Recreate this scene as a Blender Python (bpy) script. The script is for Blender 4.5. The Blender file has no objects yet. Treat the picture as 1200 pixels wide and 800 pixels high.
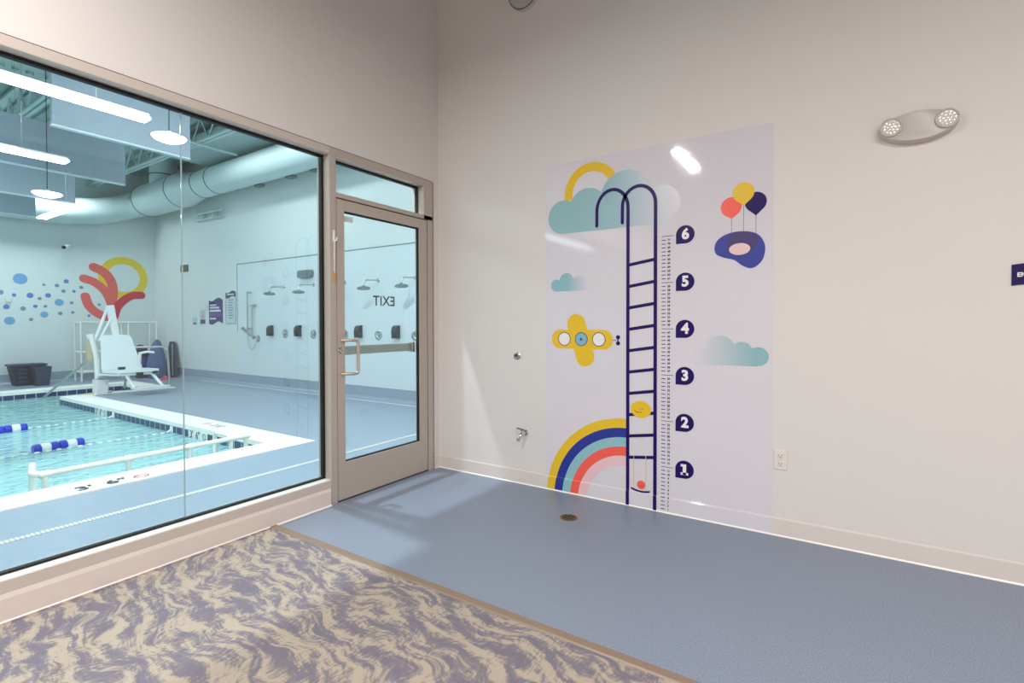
import bpy, bmesh, math, random
from mathutils import Vector, Matrix
random.seed(7)
PI = math.pi
sc = bpy.context.scene
COL = sc.collection

# ------------------------------------------------------------------ materials
def lin(c):
    r = []
    for v in c:
        v /= 255.0
        r.append(v / 12.92 if v <= .04045 else ((v + .055) / 1.055) ** 2.4)
    return r + [1.0]

MATS = {}
def mat(name, rgb=(200, 200, 200), rough=.5, metal=0.0, spec=.5, emit=None, es=0.0, alpha=None, bump=None, coat=0.0):
    if name in MATS:
        return MATS[name]
    m = bpy.data.materials.new(name)
    m.use_nodes = True
    nt = m.node_tree
    b = nt.nodes['Principled BSDF']
    b.inputs['Base Color'].default_value = lin(rgb)
    b.inputs['Roughness'].default_value = rough
    b.inputs['Metallic'].default_value = metal
    b.inputs['Specular IOR Level'].default_value = spec
    b.inputs['Coat Weight'].default_value = coat
    if emit:
        b.inputs['Emission Color'].default_value = lin(emit)
        b.inputs['Emission Strength'].default_value = es
    if bump:
        sc_, st, dist = bump
        tc = nt.nodes.new('ShaderNodeTexCoord')
        n = nt.nodes.new('ShaderNodeTexNoise')
        n.inputs['Scale'].default_value = sc_
        n.inputs['Detail'].default_value = 3
        bp = nt.nodes.new('ShaderNodeBump')
        bp.inputs['Strength'].default_value = st
        bp.inputs['Distance'].default_value = dist
        nt.links.new(tc.outputs['Object'], n.inputs['Vector'])
        nt.links.new(n.outputs['Fac'], bp.inputs['Height'])
        nt.links.new(bp.outputs['Normal'], b.inputs['Normal'])
    MATS[name] = m
    return m

def nodes(m):
    return m.node_tree, m.node_tree.nodes['Principled BSDF']

def ramp(nt, stops, interp='LINEAR'):
    r = nt.nodes.new('ShaderNodeValToRGB')
    r.color_ramp.interpolation = interp
    e = r.color_ramp.elements
    while len(e) < len(stops):
        e.new(0.5)
    for i, (p, c) in enumerate(stops):
        e[i].position = p
        e[i].color = lin(c)
    return r

M_wall = mat('wall_paint', (224, 220, 217), .55, bump=(260, .12, .001))
M_upper = M_wall
M_base = mat('baseboard_vinyl', (222, 214, 208), .35)
M_sill = mat('baseboard_rubber', (226, 214, 207), .35)
M_caulk = mat('white_sealant', (250, 248, 244), .4)
M_ceil = mat('ceiling_paint', (128, 124, 120), .8)
M_alu = mat('champagne_aluminium', (190, 179, 169), .42, .15)
M_alu_lit = mat('aluminium_lit', (208, 197, 188), .4, .1)  # same aluminium as the door, lightened to paint in the light on it
M_alu2 = mat('satin_aluminium', (200, 190, 178), .35, .7)
M_gasket = mat('black_gasket', (6, 6, 7), .6)
M_steel = mat('brushed_steel', (190, 188, 184), .28, 1.0)
M_chrome = mat('chrome', (205, 207, 210), .12, 1.0)
M_dark = mat('dark_plastic', (30, 32, 34), .3)
M_white = mat('white_plastic', (236, 236, 234), .3)
M_pvc = mat('white_pipe', (240, 236, 230), .25)
M_pw = mat('pool_wall_paint', (218, 226, 225), .45)
M_pceil = mat('pool_deck_ceiling', (160, 180, 178), .8)
M_duct = mat('painted_duct', (206, 222, 222), .45)
M_seam = mat('duct_seam', (90, 105, 108), .6)
M_baffle = mat('acoustic_baffle_felt', (152, 166, 178), .95)
M_baftrim = mat('baffle_edge', (205, 215, 220), .6)
M_joist = mat('painted_steel_joist', (190, 210, 208), .5)
M_slot = mat('cable_black', (18, 24, 26), .9)  # own dark colour of the pendant cable
M_coping = mat('coping_concrete', (245, 244, 238), .6, bump=(120, .2, .002))
M_basin = mat('pool_plaster', (196, 232, 232), .6)
M_lamp = mat('lamp_diffuser', (255, 255, 255), .4, emit=(243, 249, 255), es=13)
M_lamp2 = mat('pendant_diffuser', (255, 255, 255), .4, emit=(243, 249, 255), es=13)
M_blue = mat('float_blue', (18, 48, 190), .3)
M_fwhite = mat('float_white', (240, 242, 242), .35)
M_navy = mat('print_navy', (32, 10, 92), .35, 0.0, .25)
M_yellow = mat('print_yellow', (236, 194, 36), .3)
M_coral = mat('print_coral', (250, 98, 80), .3)
M_pblue = mat('print_blue', (36, 52, 150), .3)
M_pteal = mat('print_teal', (146, 194, 202), .3)
M_ppink = mat('print_pink', (240, 186, 190), .3)
M_ppale = mat('print_pale_blue', (130, 186, 210), .3)
M_pwhite = mat('print_white', (240, 238, 240), .3)
M_line = mat('print_dark_line', (60, 48, 90), .3)
M_brown = mat('print_brown', (120, 80, 60), .4)
M_brass = mat('aged_brass', (150, 120, 70), .35, .9)
M_outlet = mat('outlet_plastic', (232, 224, 218), .3)
M_grey = mat('emergency_light_grey', (196, 190, 184), .35)
M_lens = mat('lamp_lens', (222, 218, 212), .15, .2)
M_red = mat('red_indicator', (220, 60, 70), .3, emit=(255, 60, 70), es=.6)
M_black = mat('black', (12, 12, 14), .4)
M_bag = mat('bag_blue', (40, 66, 130), .7, bump=(40, .6, .01))
M_bagdark = mat('bag_dark', (30, 38, 58), .7)
M_crate = mat('crate_plastic', (52, 62, 86), .5)
M_cratedark = mat('crate_dark', (26, 34, 58), .55)
M_seat = mat('lift_seat_white', (232, 236, 238), .35)
M_bronze = mat('bronze_sign', (92, 84, 62), .45)
M_purple = mat('sign_purple', (62, 46, 108), .4)
M_signtext = mat('sign_text', (225, 228, 235), .5)
M_teal_line = mat('sign_teal', (120, 170, 165), .5)
M_amber = mat('amber_tag', (222, 160, 50), .4)
M_drain = mat('drain_grate', (212, 212, 200), .5)
nt, bb = nodes(M_drain)
_tc = nt.nodes.new('ShaderNodeTexCoord'); _w = nt.nodes.new('ShaderNodeTexWave'); _w.bands_direction = 'Y'; _w.inputs['Scale'].default_value = 14
_r = ramp(nt, [(.0, (172, 174, 166)), (.25, (180, 182, 174)), (.5, (218, 218, 206)), (1, (226, 226, 214))])
nt.links.new(_tc.outputs['Object'], _w.inputs['Vector']); nt.links.new(_w.outputs['Fac'], _r.inputs['Fac']); nt.links.new(_r.outputs['Color'], bb.inputs['Base Color'])
M_strip = mat('transition_strip_vinyl', (142, 122, 104), .4)
M_highlight = mat('deck_highlight', (236, 240, 240), .5)
M_navys = mat('sign_navy', (32, 10, 84), .45, 0.0, .25)

# blue speckled vinyl
def vinyl(name, a, b_, rough):
    m = mat(name, a, rough)
    nt, b = nodes(m)
    tc = nt.nodes.new('ShaderNodeTexCoord')
    n = nt.nodes.new('ShaderNodeTexNoise'); n.inputs['Scale'].default_value = 230; n.inputs['Detail'].default_value = 2
    r = ramp(nt, [(.36, b_), (.5, a), (.66, tuple(min(255, v + 20) for v in a))])
    nt.links.new(tc.outputs['Object'], n.inputs['Vector'])
    nt.links.new(n.outputs['Fac'], r.inputs['Fac'])
    nt.links.new(r.outputs['Color'], b.inputs['Base Color'])
    bp = nt.nodes.new('ShaderNodeBump'); bp.inputs['Strength'].default_value = .025; bp.inputs['Distance'].default_value = .0006
    nt.links.new(n.outputs['Fac'], bp.inputs['Height']); nt.links.new(bp.outputs['Normal'], b.inputs['Normal'])
    return m
M_vinyl = vinyl('blue_speckled_vinyl', (134, 145, 164), (118, 129, 148), .42)
M_deck = vinyl('blue_pool_deck', (146, 160, 176), (128, 142, 160), .38)

# carpet
def carpet():
    m = mat('swirl_carpet', (180, 160, 140), .95, spec=.1)
    nt, b = nodes(m)
    L = nt.links.new
    tc = nt.nodes.new('ShaderNodeTexCoord')
    mp = nt.nodes.new('ShaderNodeMapping')
    mp.inputs['Rotation'].default_value = (0, 0, math.radians(7))
    mp.inputs['Scale'].default_value = (1, 1, 1)
    L(tc.outputs['Object'], mp.inputs['Vector'])
    w = nt.nodes.new('ShaderNodeTexNoise'); w.inputs['Scale'].default_value = 3.0; w.inputs['Detail'].default_value = 2
    L(mp.outputs['Vector'], w.inputs['Vector'])
    sub = nt.nodes.new('ShaderNodeVectorMath'); sub.operation = 'SUBTRACT'; sub.inputs[1].default_value = (.5, .5, .5)
    L(w.outputs['Color'], sub.inputs[0])
    scl = nt.nodes.new('ShaderNodeVectorMath'); scl.operation = 'SCALE'; scl.inputs['Scale'].default_value = .30
    L(sub.outputs[0], scl.inputs[0])
    add = nt.nodes.new('ShaderNodeVectorMath'); add.operation = 'ADD'
    L(mp.outputs['Vector'], add.inputs[0]); L(scl.outputs[0], add.inputs[1])
    st = nt.nodes.new('ShaderNodeMapping'); st.inputs['Scale'].default_value = (4.6, 18, 1)
    L(add.outputs[0], st.inputs['Vector'])
    n = nt.nodes.new('ShaderNodeTexNoise'); n.inputs['Scale'].default_value = 1.0; n.inputs['Detail'].default_value = 5; n.inputs['Roughness'].default_value = .68
    L(st.outputs[0], n.inputs['Vector'])
    # fine thread hatch
    st2 = nt.nodes.new('ShaderNodeMapping'); st2.inputs['Scale'].default_value = (90, 26, 1)
    L(add.outputs[0], st2.inputs['Vector'])
    n2 = nt.nodes.new('ShaderNodeTexNoise'); n2.inputs['Scale'].default_value = 1.0; n2.inputs['Detail'].default_value = 2
    L(st2.outputs[0], n2.inputs['Vector'])
    mx = nt.nodes.new('ShaderNodeMath'); mx.operation = 'MULTIPLY_ADD'
    mx.inputs[1].default_value = .28; L(n2.outputs['Fac'], mx.inputs[0]); L(n.outputs['Fac'], mx.inputs[2])
    r = ramp(nt, [(.0, (120, 115, 128)), (.555, (130, 124, 137)), (.61, (140, 133, 140)), (.65, (160, 151, 145)), (.685, (184, 171, 157)), (.80, (190, 177, 161)), (1, (176, 164, 151))])
    L(mx.outputs[0], r.inputs['Fac'])
    L(r.outputs['Color'], b.inputs['Base Color'])
    f = nt.nodes.new('ShaderNodeTexNoise'); f.inputs['Scale'].default_value = 420
    L(tc.outputs['Object'], f.inputs['Vector'])
    bp = nt.nodes.new('ShaderNodeBump'); bp.inputs['Strength'].default_value = .8; bp.inputs['Distance'].default_value = .004
    L(f.outputs['Fac'], bp.inputs['Height']); L(bp.outputs['Normal'], b.inputs['Normal'])
    return m
M_carpet = carpet()

# architectural glass: clear tint + fresnel reflection
def glass():
    m = bpy.data.materials.new('tinted_window_glass'); m.use_nodes = True
    nt = m.node_tree; nt.nodes.clear()
    out = nt.nodes.new('ShaderNodeOutputMaterial')
    tr = nt.nodes.new('ShaderNodeBsdfTransparent'); tr.inputs['Color'].default_value = (.890, .952, .960, 1)
    gl = nt.nodes.new('ShaderNodeBsdfGlossy'); gl.inputs['Roughness'].default_value = 0.0
    gl.inputs['Color'].default_value = (1, 1, 1, 1)
    geo = nt.nodes.new('ShaderNodeNewGeometry')
    io = nt.nodes.new('ShaderNodeMapRange'); io.inputs['To Min'].default_value = 1.5; io.inputs['To Max'].default_value = 1 / 1.5
    nt.links.new(geo.outputs['Backfacing'], io.inputs['Value'])
    fr = nt.nodes.new('ShaderNodeFresnel'); nt.links.new(io.outputs[0], fr.inputs['IOR'])
    mx = nt.nodes.new('ShaderNodeMixShader')
    nt.links.new(fr.outputs[0], mx.inputs[0]); nt.links.new(tr.outputs[0], mx.inputs[1]); nt.links.new(gl.outputs[0], mx.inputs[2])
    nt.links.new(mx.outputs[0], out.inputs['Surface'])
    return m
M_glass = glass()

# pool water
def water():
    m = bpy.data.materials.new('pool_water'); m.use_nodes = True
    nt = m.node_tree; nt.nodes.clear(); L = nt.links.new
    out = nt.nodes.new('ShaderNodeOutputMaterial')
    tc = nt.nodes.new('ShaderNodeTexCoord')
    mp = nt.nodes.new('ShaderNodeMapping'); mp.inputs['Scale'].default_value = (3.4, 2.0, 1); L(tc.outputs['Object'], mp.inputs['Vector'])
    n = nt.nodes.new('ShaderNodeTexNoise'); n.inputs['Scale'].default_value = 1.9; n.inputs['Detail'].default_value = 4; n.inputs['Distortion'].default_value = .9
    L(mp.outputs[0], n.inputs['Vector'])
    bp = nt.nodes.new('ShaderNodeBump'); bp.inputs['Strength'].default_value = .9; bp.inputs['Distance'].default_value = .034
    L(n.outputs['Fac'], bp.inputs['Height'])
    tr = nt.nodes.new('ShaderNodeBsdfTransparent'); tr.inputs['Color'].default_value = (.50, .88, .90, 1)
    df = nt.nodes.new('ShaderNodeBsdfDiffuse'); df.inputs['Color'].default_value = lin((178, 233, 234)); L(bp.outputs[0], df.inputs['Normal'])
    gl = nt.nodes.new('ShaderNodeBsdfGlossy'); gl.inputs['Roughness'].default_value = .03; L(bp.outputs[0], gl.inputs['Normal'])
    fr = nt.nodes.new('ShaderNodeFresnel'); fr.inputs['IOR'].default_value = 1.33; L(bp.outputs[0], fr.inputs['Normal'])
    m1 = nt.nodes.new('ShaderNodeMixShader'); m1.inputs[0].default_value = .80; L(tr.outputs[0], m1.inputs[1]); L(df.outputs[0], m1.inputs[2])
    m2 = nt.nodes.new('ShaderNodeMixShader'); L(fr.outputs[0], m2.inputs[0]); L(m1.outputs[0], m2.inputs[1]); L(gl.outputs[0], m2.inputs[2])
    L(m2.outputs[0], out.inputs['Surface'])
    return m
M_water = water()

def tiles(name, axis):
    m = mat(name, (40, 52, 96), .25)
    nt, b = nodes(m); L = nt.links.new
    tc = nt.nodes.new('ShaderNodeTexCoord'); s = nt.nodes.new('ShaderNodeSeparateXYZ'); c = nt.nodes.new('ShaderNodeCombineXYZ')
    L(tc.outputs['Object'], s.inputs[0]); L(s.outputs[axis], c.inputs[0]); L(s.outputs['Z'], c.inputs[1])
    ad = nt.nodes.new('ShaderNodeVectorMath'); ad.inputs[1].default_value = (0, .195, 0); L(c.outputs[0], ad.inputs[0])
    br = nt.nodes.new('ShaderNodeTexBrick')
    br.inputs['Color1'].default_value = lin((44, 56, 104)); br.inputs['Color2'].default_value = lin((38, 48, 88)); br.inputs['Mortar'].default_value = lin((170, 188, 200))
    br.inputs['Scale'].default_value = 1; br.offset = 0
    br.inputs['Brick Width'].default_value = .152; br.inputs['Row Height'].default_value = .152; br.inputs['Mortar Size'].default_value = .007
    L(ad.outputs[0], br.inputs['Vector']); L(br.outputs['Color'], b.inputs['Base Color'])
    return m
M_tx = tiles('navy_waterline_tile', 'X'); M_ty = tiles('navy_waterline_tile_side', 'Y')

def fade(name, a, b_, x0, x1):
    """printed colour fade of a cloud, fixed to the print"""
    m = mat(name, a, .3)
    nt, b = nodes(m); L = nt.links.new
    tc = nt.nodes.new('ShaderNodeTexCoord'); s = nt.nodes.new('ShaderNodeSeparateXYZ'); L(tc.outputs['Object'], s.inputs[0])
    mr = nt.nodes.new('ShaderNodeMapRange'); mr.inputs['From Min'].default_value = x0 - 1.846; mr.inputs['From Max'].default_value = x1 - 1.846
    L(s.outputs['X'], mr.inputs['Value'])
    r = ramp(nt, [(0, a), (1, b_)]); L(mr.outputs[0], r.inputs['Fac']); L(r.outputs['Color'], b.inputs['Base Color'])
    return m
PANEL = (222, 218, 226)
M_panel = mat('mural_vinyl', PANEL, .05, bump=(38, .07, .003))

# ------------------------------------------------------------------ geometry helpers
def nb():
    return bmesh.new()

def box(bm, x0, x1, y0, y1, z0, z1, bev=0.0, M=None):
    t = bmesh.new()
    bmesh.ops.create_cube(t, size=1)
    for v in t.verts:
        v.co = Vector(((x0 + x1) / 2 + v.co.x * (x1 - x0), (y0 + y1) / 2 + v.co.y * (y1 - y0), (z0 + z1) / 2 + v.co.z * (z1 - z0)))
    if bev > 0:
        bmesh.ops.bevel(t, geom=list(t.edges), offset=bev, segments=2, affect='EDGES', profile=.5)
    if M is not None:
        t.transform(M)
    merge(bm, t)
    return bm

def merge(bm, t):
    me = bpy.data.meshes.new('tmp'); t.to_mesh(me); t.free(); bm.from_mesh(me); bpy.data.meshes.remove(me)

def tube(bm, pts, r, n=12, cap=True):
    """round tube along a polyline; r a number or a list"""
    P = [Vector(p) for p in pts]
    R = r if isinstance(r, (list, tuple)) else [r] * len(P)
    rings = []
    up = None
    for i, p in enumerate(P):
        if i == 0: d = P[1] - P[0]
        elif i == len(P) - 1: d = P[-1] - P[-2]
        else: d = (P[i + 1] - P[i]).normalized() + (P[i] - P[i - 1]).normalized()
        if d.length < 1e-9: d = P[i] - P[i - 1]
        d.normalize()
        if up is None:
            a = Vector((0, 0, 1)) if abs(d.z) < .9 else Vector((1, 0, 0))
            up = (a - d * a.dot(d)).normalized()
        else:
            up = (up - d * up.dot(d)).normalized()
        s = d.cross(up)
        k = 1.0
        if 0 < i < len(P) - 1:
            c = (P[i] - P[i - 1]).normalized().dot(d)
            k = 1 / max(.5, c)
        rings.append([bm.verts.new(p + (up * math.cos(2 * PI * j / n) + s * math.sin(2 * PI * j / n)) * R[i] * (k if k < 1.3 else 1.0)) for j in range(n)])
    for a, b in zip(rings, rings[1:]):
        for j in range(n):
            bm.faces.new((a[j], a[(j + 1) % n], b[(j + 1) % n], b[j]))
    if cap:
        bm.faces.new(list(reversed(rings[0]))); bm.faces.new(rings[-1])
    return bm

def arcpts(p0, p1, p2, r, n=6):
    """fillet of radius r at p1"""
    p0, p1, p2 = Vector(p0), Vector(p1), Vector(p2)
    a = p1 + (p0 - p1).normalized() * r; b = p1 + (p2 - p1).normalized() * r
    return [a * (1 - t) ** 2 + p1 * 2 * t * (1 - t) + b * t * t for t in [i / n for i in range(n + 1)]]

def rounded(pts, r):
    out = [Vector(pts[0])]
    for i in range(1, len(pts) - 1):
        out += arcpts(pts[i - 1], pts[i], pts[i + 1], r)
    out.append(Vector(pts[-1]))
    return out

def lathe(bm, prof, c, axis=(0, 0, 1), n=24):
    """prof = [(radius, height)], revolved about axis through c"""
    ax = Vector(axis).normalized()
    a = Vector((0, 0, 1)) if abs(ax.z) < .9 else Vector((1, 0, 0))
    u = (a - ax * a.dot(ax)).normalized(); v = ax.cross(u); c = Vector(c)
    rings = []
    for r, h in prof:
        if r < 1e-6:
            rings.append([bm.verts.new(c + ax * h)])
        else:
            rings.append([bm.verts.new(c + ax * h + (u * math.cos(2 * PI * j / n) + v * math.sin(2 * PI * j / n)) * r) for j in range(n)])
    for a_, b_ in zip(rings, rings[1:]):
        for j in range(n):
            k = (j + 1) % n
            if len(a_) == 1 and len(b_) == 1: continue
            if len(a_) == 1: bm.faces.new((a_[0], b_[j], b_[k]))
            elif len(b_) == 1: bm.faces.new((a_[j], a_[k], b_[0]))
            else: bm.faces.new((a_[j], a_[k], b_[k], b_[j]))
    return bm

def prism(bm, poly, f, d0=0.0, d1=0.01):
    """extrude 2D poly: f(a, b, depth) -> 3D point"""
    A = [bm.verts.new(f(a, b, d0)) for a, b in poly]; B = [bm.verts.new(f(a, b, d1)) for a, b in poly]
    bm.faces.new(A); bm.faces.new(list(reversed(B)))
    n = len(poly)
    for i in range(n):
        bm.faces.new((A[i], B[i], B[(i + 1) % n], A[(i + 1) % n]))
    return bm

WM = {}
def obj(name, bm, m, parent=None, smooth=False, angle=40):
    bmesh.ops.recalc_face_normals(bm, faces=list(bm.faces))
    me = bpy.data.meshes.new(name); bm.to_mesh(me); bm.free()
    if parent is not None:
        me.transform(WM[parent.name].inverted())
    me.materials.append(m)
    o = bpy.data.objects.new(name, me); COL.objects.link(o)
    if parent is not None:
        o.parent = parent; WM[o.name] = WM[parent.name]
    else:
        WM[o.name] = Matrix.Identity(4)
    if smooth:
        me.polygons.foreach_set('use_smooth', [True] * len(me.polygons))
        try:
            me.set_sharp_from_angle(angle=math.radians(angle))
        except Exception:
            pass
    return o

def tag(o, label=None, cat=None, group=None, kind=None):
    if label: o['label'] = label
    if cat: o['category'] = cat
    if group: o['group'] = group
    if kind: o['kind'] = kind
    return o

def thing(name, loc, label, cat, group=None, kind=None):
    o = bpy.data.objects.new(name, None); COL.objects.link(o)
    o.empty_display_size = .1
    o.location = loc
    WM[o.name] = Matrix.Translation(Vector(loc))
    return tag(o, label, cat, group, kind)

def dup(root, loc, label=None, group=None):
    r = root.copy(); COL.objects.link(r); r.location = loc
    if label: r['label'] = label
    if group: r['group'] = group
    def rec(src, dst):
        for ch in [c for c in src.children]:
            c = ch.copy(); COL.objects.link(c); c.parent = dst
            rec(ch, c)
    rec(root, r)
    return r

# ------------------------------------------------------------------ camera
cam = bpy.data.cameras.new('camera'); co = bpy.data.objects.new('camera', cam); COL.objects.link(co)
yaw, pit, rol = 0.57866, -0.014608, -0.001693
F_ = Vector((-math.sin(yaw) * math.cos(pit), math.cos(yaw) * math.cos(pit), math.sin(pit)))
R_ = Vector((math.cos(yaw), math.sin(yaw), 0)); U_ = R_.cross(F_)
R2 = R_ * math.cos(rol) + U_ * math.sin(rol); U2 = -R_ * math.sin(rol) + U_ * math.cos(rol)
mw = Matrix((R2, U2, -F_)).transposed().to_4x4(); mw.translation = Vector((2.950, -3.341, 1.255))
co.matrix_world = mw
cam.sensor_width = 36; cam.lens = 590.156 / 1200 * 36
cam.shift_y = (387.781 - 400) / 1200
cam.clip_start = .02
sc.camera = co

# ------------------------------------------------------------------ the front room
XE, YS, ZC = 7.6, -8.2, 4.65
Y0, Y1 = -4.9, -0.06      # opening in the left wall
ZT = 2.472
b = nb(); box(b, -.13, XE, -1.53, 0, -.06, 0)
tag(obj('floor', b, M_vinyl), 'blue speckled vinyl floor strip in front of the height chart wall', 'floor', kind='structure')
b = nb(); box(b, 0, XE, YS, -1.57, -.06, .003)
tag(obj('carpet', b, M_carpet), 'tan and lavender swirl carpet in front of the pool window', 'carpet', kind='structure')
b = nb()
prism(b, [(-1.578, .003), (-1.572, .009), (-1.535, .009), (-1.522, .0), (-1.522, -.01), (-1.578, -.01)], lambda a, z, d: (d, a, z), .015, XE)
tag(obj('trim_1', b, M_strip), 'brown transition strip between the carpet and the blue vinyl', 'floor trim', kind='structure')
b = nb(); box(b, -.13, XE + .15, 0, .15, -.06, ZC)
tag(obj('wall_right', b, M_wall), 'off white wall carrying the height chart mural', 'wall', kind='structure')
b = nb()
box(b, -.13, 0, YS, Y0, 0, ZC); box(b, -.13, 0, Y1, 0, 0, ZC); box(b, -.13, 0, Y0, Y1, ZT, ZC)
box(b, -.13, 0, Y0, -1.135, 0, .06)
tag(obj('wall_left', b, M_wall), 'off white wall above and around the pool window', 'wall', kind='structure')
b = nb(); box(b, XE, XE + .15, YS, 0, 0, ZC); tag(obj('wall_east', b, M_wall), 'plain wall on the far right side', 'wall', kind='structure')
b = nb(); box(b, -.13, XE + .15, YS - .15, YS, 0, ZC); tag(obj('wall_south', b, M_wall), 'plain wall behind the viewer', 'wall', kind='structure')
b = nb(); box(b, -.13, XE + .15, YS - .15, .15, ZC, ZC + .1); tag(obj('ceiling', b, M_ceil), 'ceiling of the front room', 'ceiling', kind='structure')

# baseboards
def base_right(x0, x1):
    b = nb()
    prism(b, [(0, .002), (-.0065, .002), (-.006, .098), (-.0035, .105), (0, .107)], lambda a, z, d: (d, a, z), x0, x1)
    return b
br_ = obj('baseboard_right', base_right(.004, XE), M_base); tag(br_, 'low vinyl base along the mural wall', 'baseboard', kind='structure')
b = nb(); prism(b, [(0, 0), (-.0125, 0), (-.0065, .008), (0, .008)], lambda a, z, d: (d, a, z), .004, XE)
obj('sealant_bead', b, M_caulk, br_)
b = nb(); prism(b, [(0, .003), (.012, .003), (.012, .100), (.004, .128), (0, .128)], lambda a, z, d: (a, d, z), YS, -1.128)
bl_ = obj('baseboard_left', b, M_sill); tag(bl_, 'pale rubber base below the pool window', 'baseboard', kind='structure')
b = nb(); prism(b, [(0, 0), (.019, 0), (.012, .009), (0, .009)], lambda a, z, d: (a, d, z), YS, -1.126)
obj('sealant_bead', b, M_caulk, bl_)
b = nb(); prism(b, [(0, 0), (.012, 0), (.006, .01), (.006, .1), (0, .107)], lambda a, z, d: (a, d, z), -.062, -.006)
obj('corner_piece', b, M_base, bl_)

# ------------------------------------------------------------------ window frame, glass, door
FX = .006     # frame face
w1 = thing('window_1', (0, -3, 0), 'tall aluminium framed window onto the pool, beside the glass door', 'window', kind='structure')
b = nb()
box(b, -.13, FX, Y0, -1.121, 2.424, ZT, .002)                # head
box(b, -.13, FX, Y0, -1.121, .055, .176, .002)              # sill
box(b, -.13, FX, Y0, Y0 + .05, .176, 2.424, .002)
obj('window_frame', b, M_alu_lit, w1)
b = nb(); box(b, -.01, .003, Y0, -.078, ZT, ZT + .004); box(b, -.01, .003, -.08, -.077, .0, ZT + .004)
obj('perimeter_gap', b, mat('gap_brown', (70, 56, 48), .8), w1)
b = nb(); box(b, -.13, FX, -1.121, -1.068, 0, ZT, .002)
obj('mullion', b, M_alu, w1)
b = nb()
gx0, gx1 = -.088, -.058
box(b, gx0, gx1, Y0 + .05, -1.121, 2.408, 2.424); box(b, gx0, gx1, Y0 + .05, -1.121, .176, .189)
box(b, gx0, gx1, -1.139, -1.121, .194, 2.402); box(b, gx0, gx1, Y0 + .05, Y0 + .068, .194, 2.402)
obj('gasket', b, M_gasket, w1)
b = nb(); box(b, -.058, -.004, Y0 + .05, -1.121, .176, .178)  # white strip painting in the lamp light on the sill top
obj('lit_sill_strip', b, M_white, w1)
joints = [Y0 + .05, -2.016 - 1.9, -2.016, -1.128]
for a, c in zip(joints, joints[1:]):
    b = nb()
    box(b, -.075, -.069, a + .0033, c - .0033, .185, 2.414)
    obj('glass_pane', b, M_glass, w1)
b = nb()
for y in joints[1:-1]:
    box(b, -.077, -.067, y - .0017, y + .0017, .19, 2.405)
obj('silicone_joint', b, mat('silicone', (160, 180, 186), .12), w1)

d1 = thing('door_1', (0, -.61, 0), 'glass door to the pool with wide aluminium stiles and pull handle', 'door', kind='structure')
b = nb()
box(b, -.13, FX, -1.068, -.08, 2.415, ZT, .002)             # head above the transom light
box(b, -.13, FX, -1.068, -.08, 2.138, 2.172, .002)          # transom bar
box(b, -.13, FX, -.188 + .05, -.08, 0, 2.138, .002)         # hinge jamb
box(b, -.13, FX, -.187, -.08, 2.138, 2.415, .002)
box(b, -.11, -.047, -1.068, -.08, 2.09, 2.14); box(b, -.11, -.047, -.17, -.08, .0, 2.14)
obj('door_frame', b, M_alu, d1)
b = nb(); box(b, -.09, -.02, -.17, Y1, 0, ZT); obj('frame_return', b, M_alu, d1)
b = nb()
box(b, -.088, -.060, -1.068, -.187, 2.400, 2.415); box(b, -.088, -.060, -.199, -.187, 2.172, 2.400)
obj('gasket', b, M_gasket, d1)
b = nb(); box(b, -.075, -.069, -1.068, -.175, 2.165, 2.41)
obj('glass_pane', b, M_glass, d1)
b = nb(); box(b, -.13, .0, -1.068, -.10, -.002, .006)
obj('threshold', b, mat('dark_threshold', (60, 60, 66), .4, .6), d1)
leaf = None
LX0, LX1 = -.045, .002
b = nb()
box(b, LX0, LX1, -1.062, -.996, .010, 2.130, .0015)          # lock stile
box(b, LX0, LX1, -.238, -.148, .010, 2.130, .0015)           # hinge stile
box(b, LX0, LX1, -.996, -.238, 2.054, 2.130, .0015)
box(b, LX0, LX1, -.996, -.238, .010, .272, .0015)
leaf = obj('door_leaf', b, M_alu, d1)
b = nb()
box(b, -.028, -.008, -.996, -.238, 2.044, 2.054); box(b, -.028, -.008, -.996, -.238, .272, .280)
box(b, -.028, -.008, -.249, -.238, .280, 2.044)
obj('gasket', b, M_gasket, leaf)
b = nb(); box(b, -.025, -.019, -.997, -.243, .273, 2.052)
obj('glass_pane', b, M_glass, leaf)
b = nb()
tube(b, rounded([(0, -1.032, 1.140), (.062, -1.032, 1.140), (.062, -1.032, .902), (0, -1.032, .902)], .03), .0125, 14)
# the pull is offset along the door: arms reach towards the glass
b.free(); b = nb()
tube(b, rounded([(.002, -1.030, 1.140), (.045, -.985, 1.140), (.060, -.930, 1.140), (.060, -.930, .902), (.045, -.985, .902), (.002, -1.030, .902)], .022), .0115, 14)
h = obj('handle', b, M_alu2, d1, smooth=True)
b = nb()
lathe(b, [(0, 0), (.024, 0), (.024, .006), (.016, .010), (.016, .014), (0, .014)], (.001, -1.034, 1.070), (1, 0, 0))
lk = obj('lock', b, M_chrome, d1, smooth=True)
b = nb(); box(b, .0151, .0156, -1.036, -1.032, 1.060, 1.080); obj('keyhole', b, M_black, lk)
b = nb()
box(b, -.10, -.055, -.985, -.245, 1.03, 1.095, .004)
pb = obj('push_bar', b, M_steel, d1)
b = nb(); box(b, -.10, -.045, -.275, -.245, 1.02, 1.105, .003); box(b, -.10, -.045, -1.03, -.975, 1.02, 1.105, .003)
obj('bracket', b, M_alu2, pb)

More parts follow.
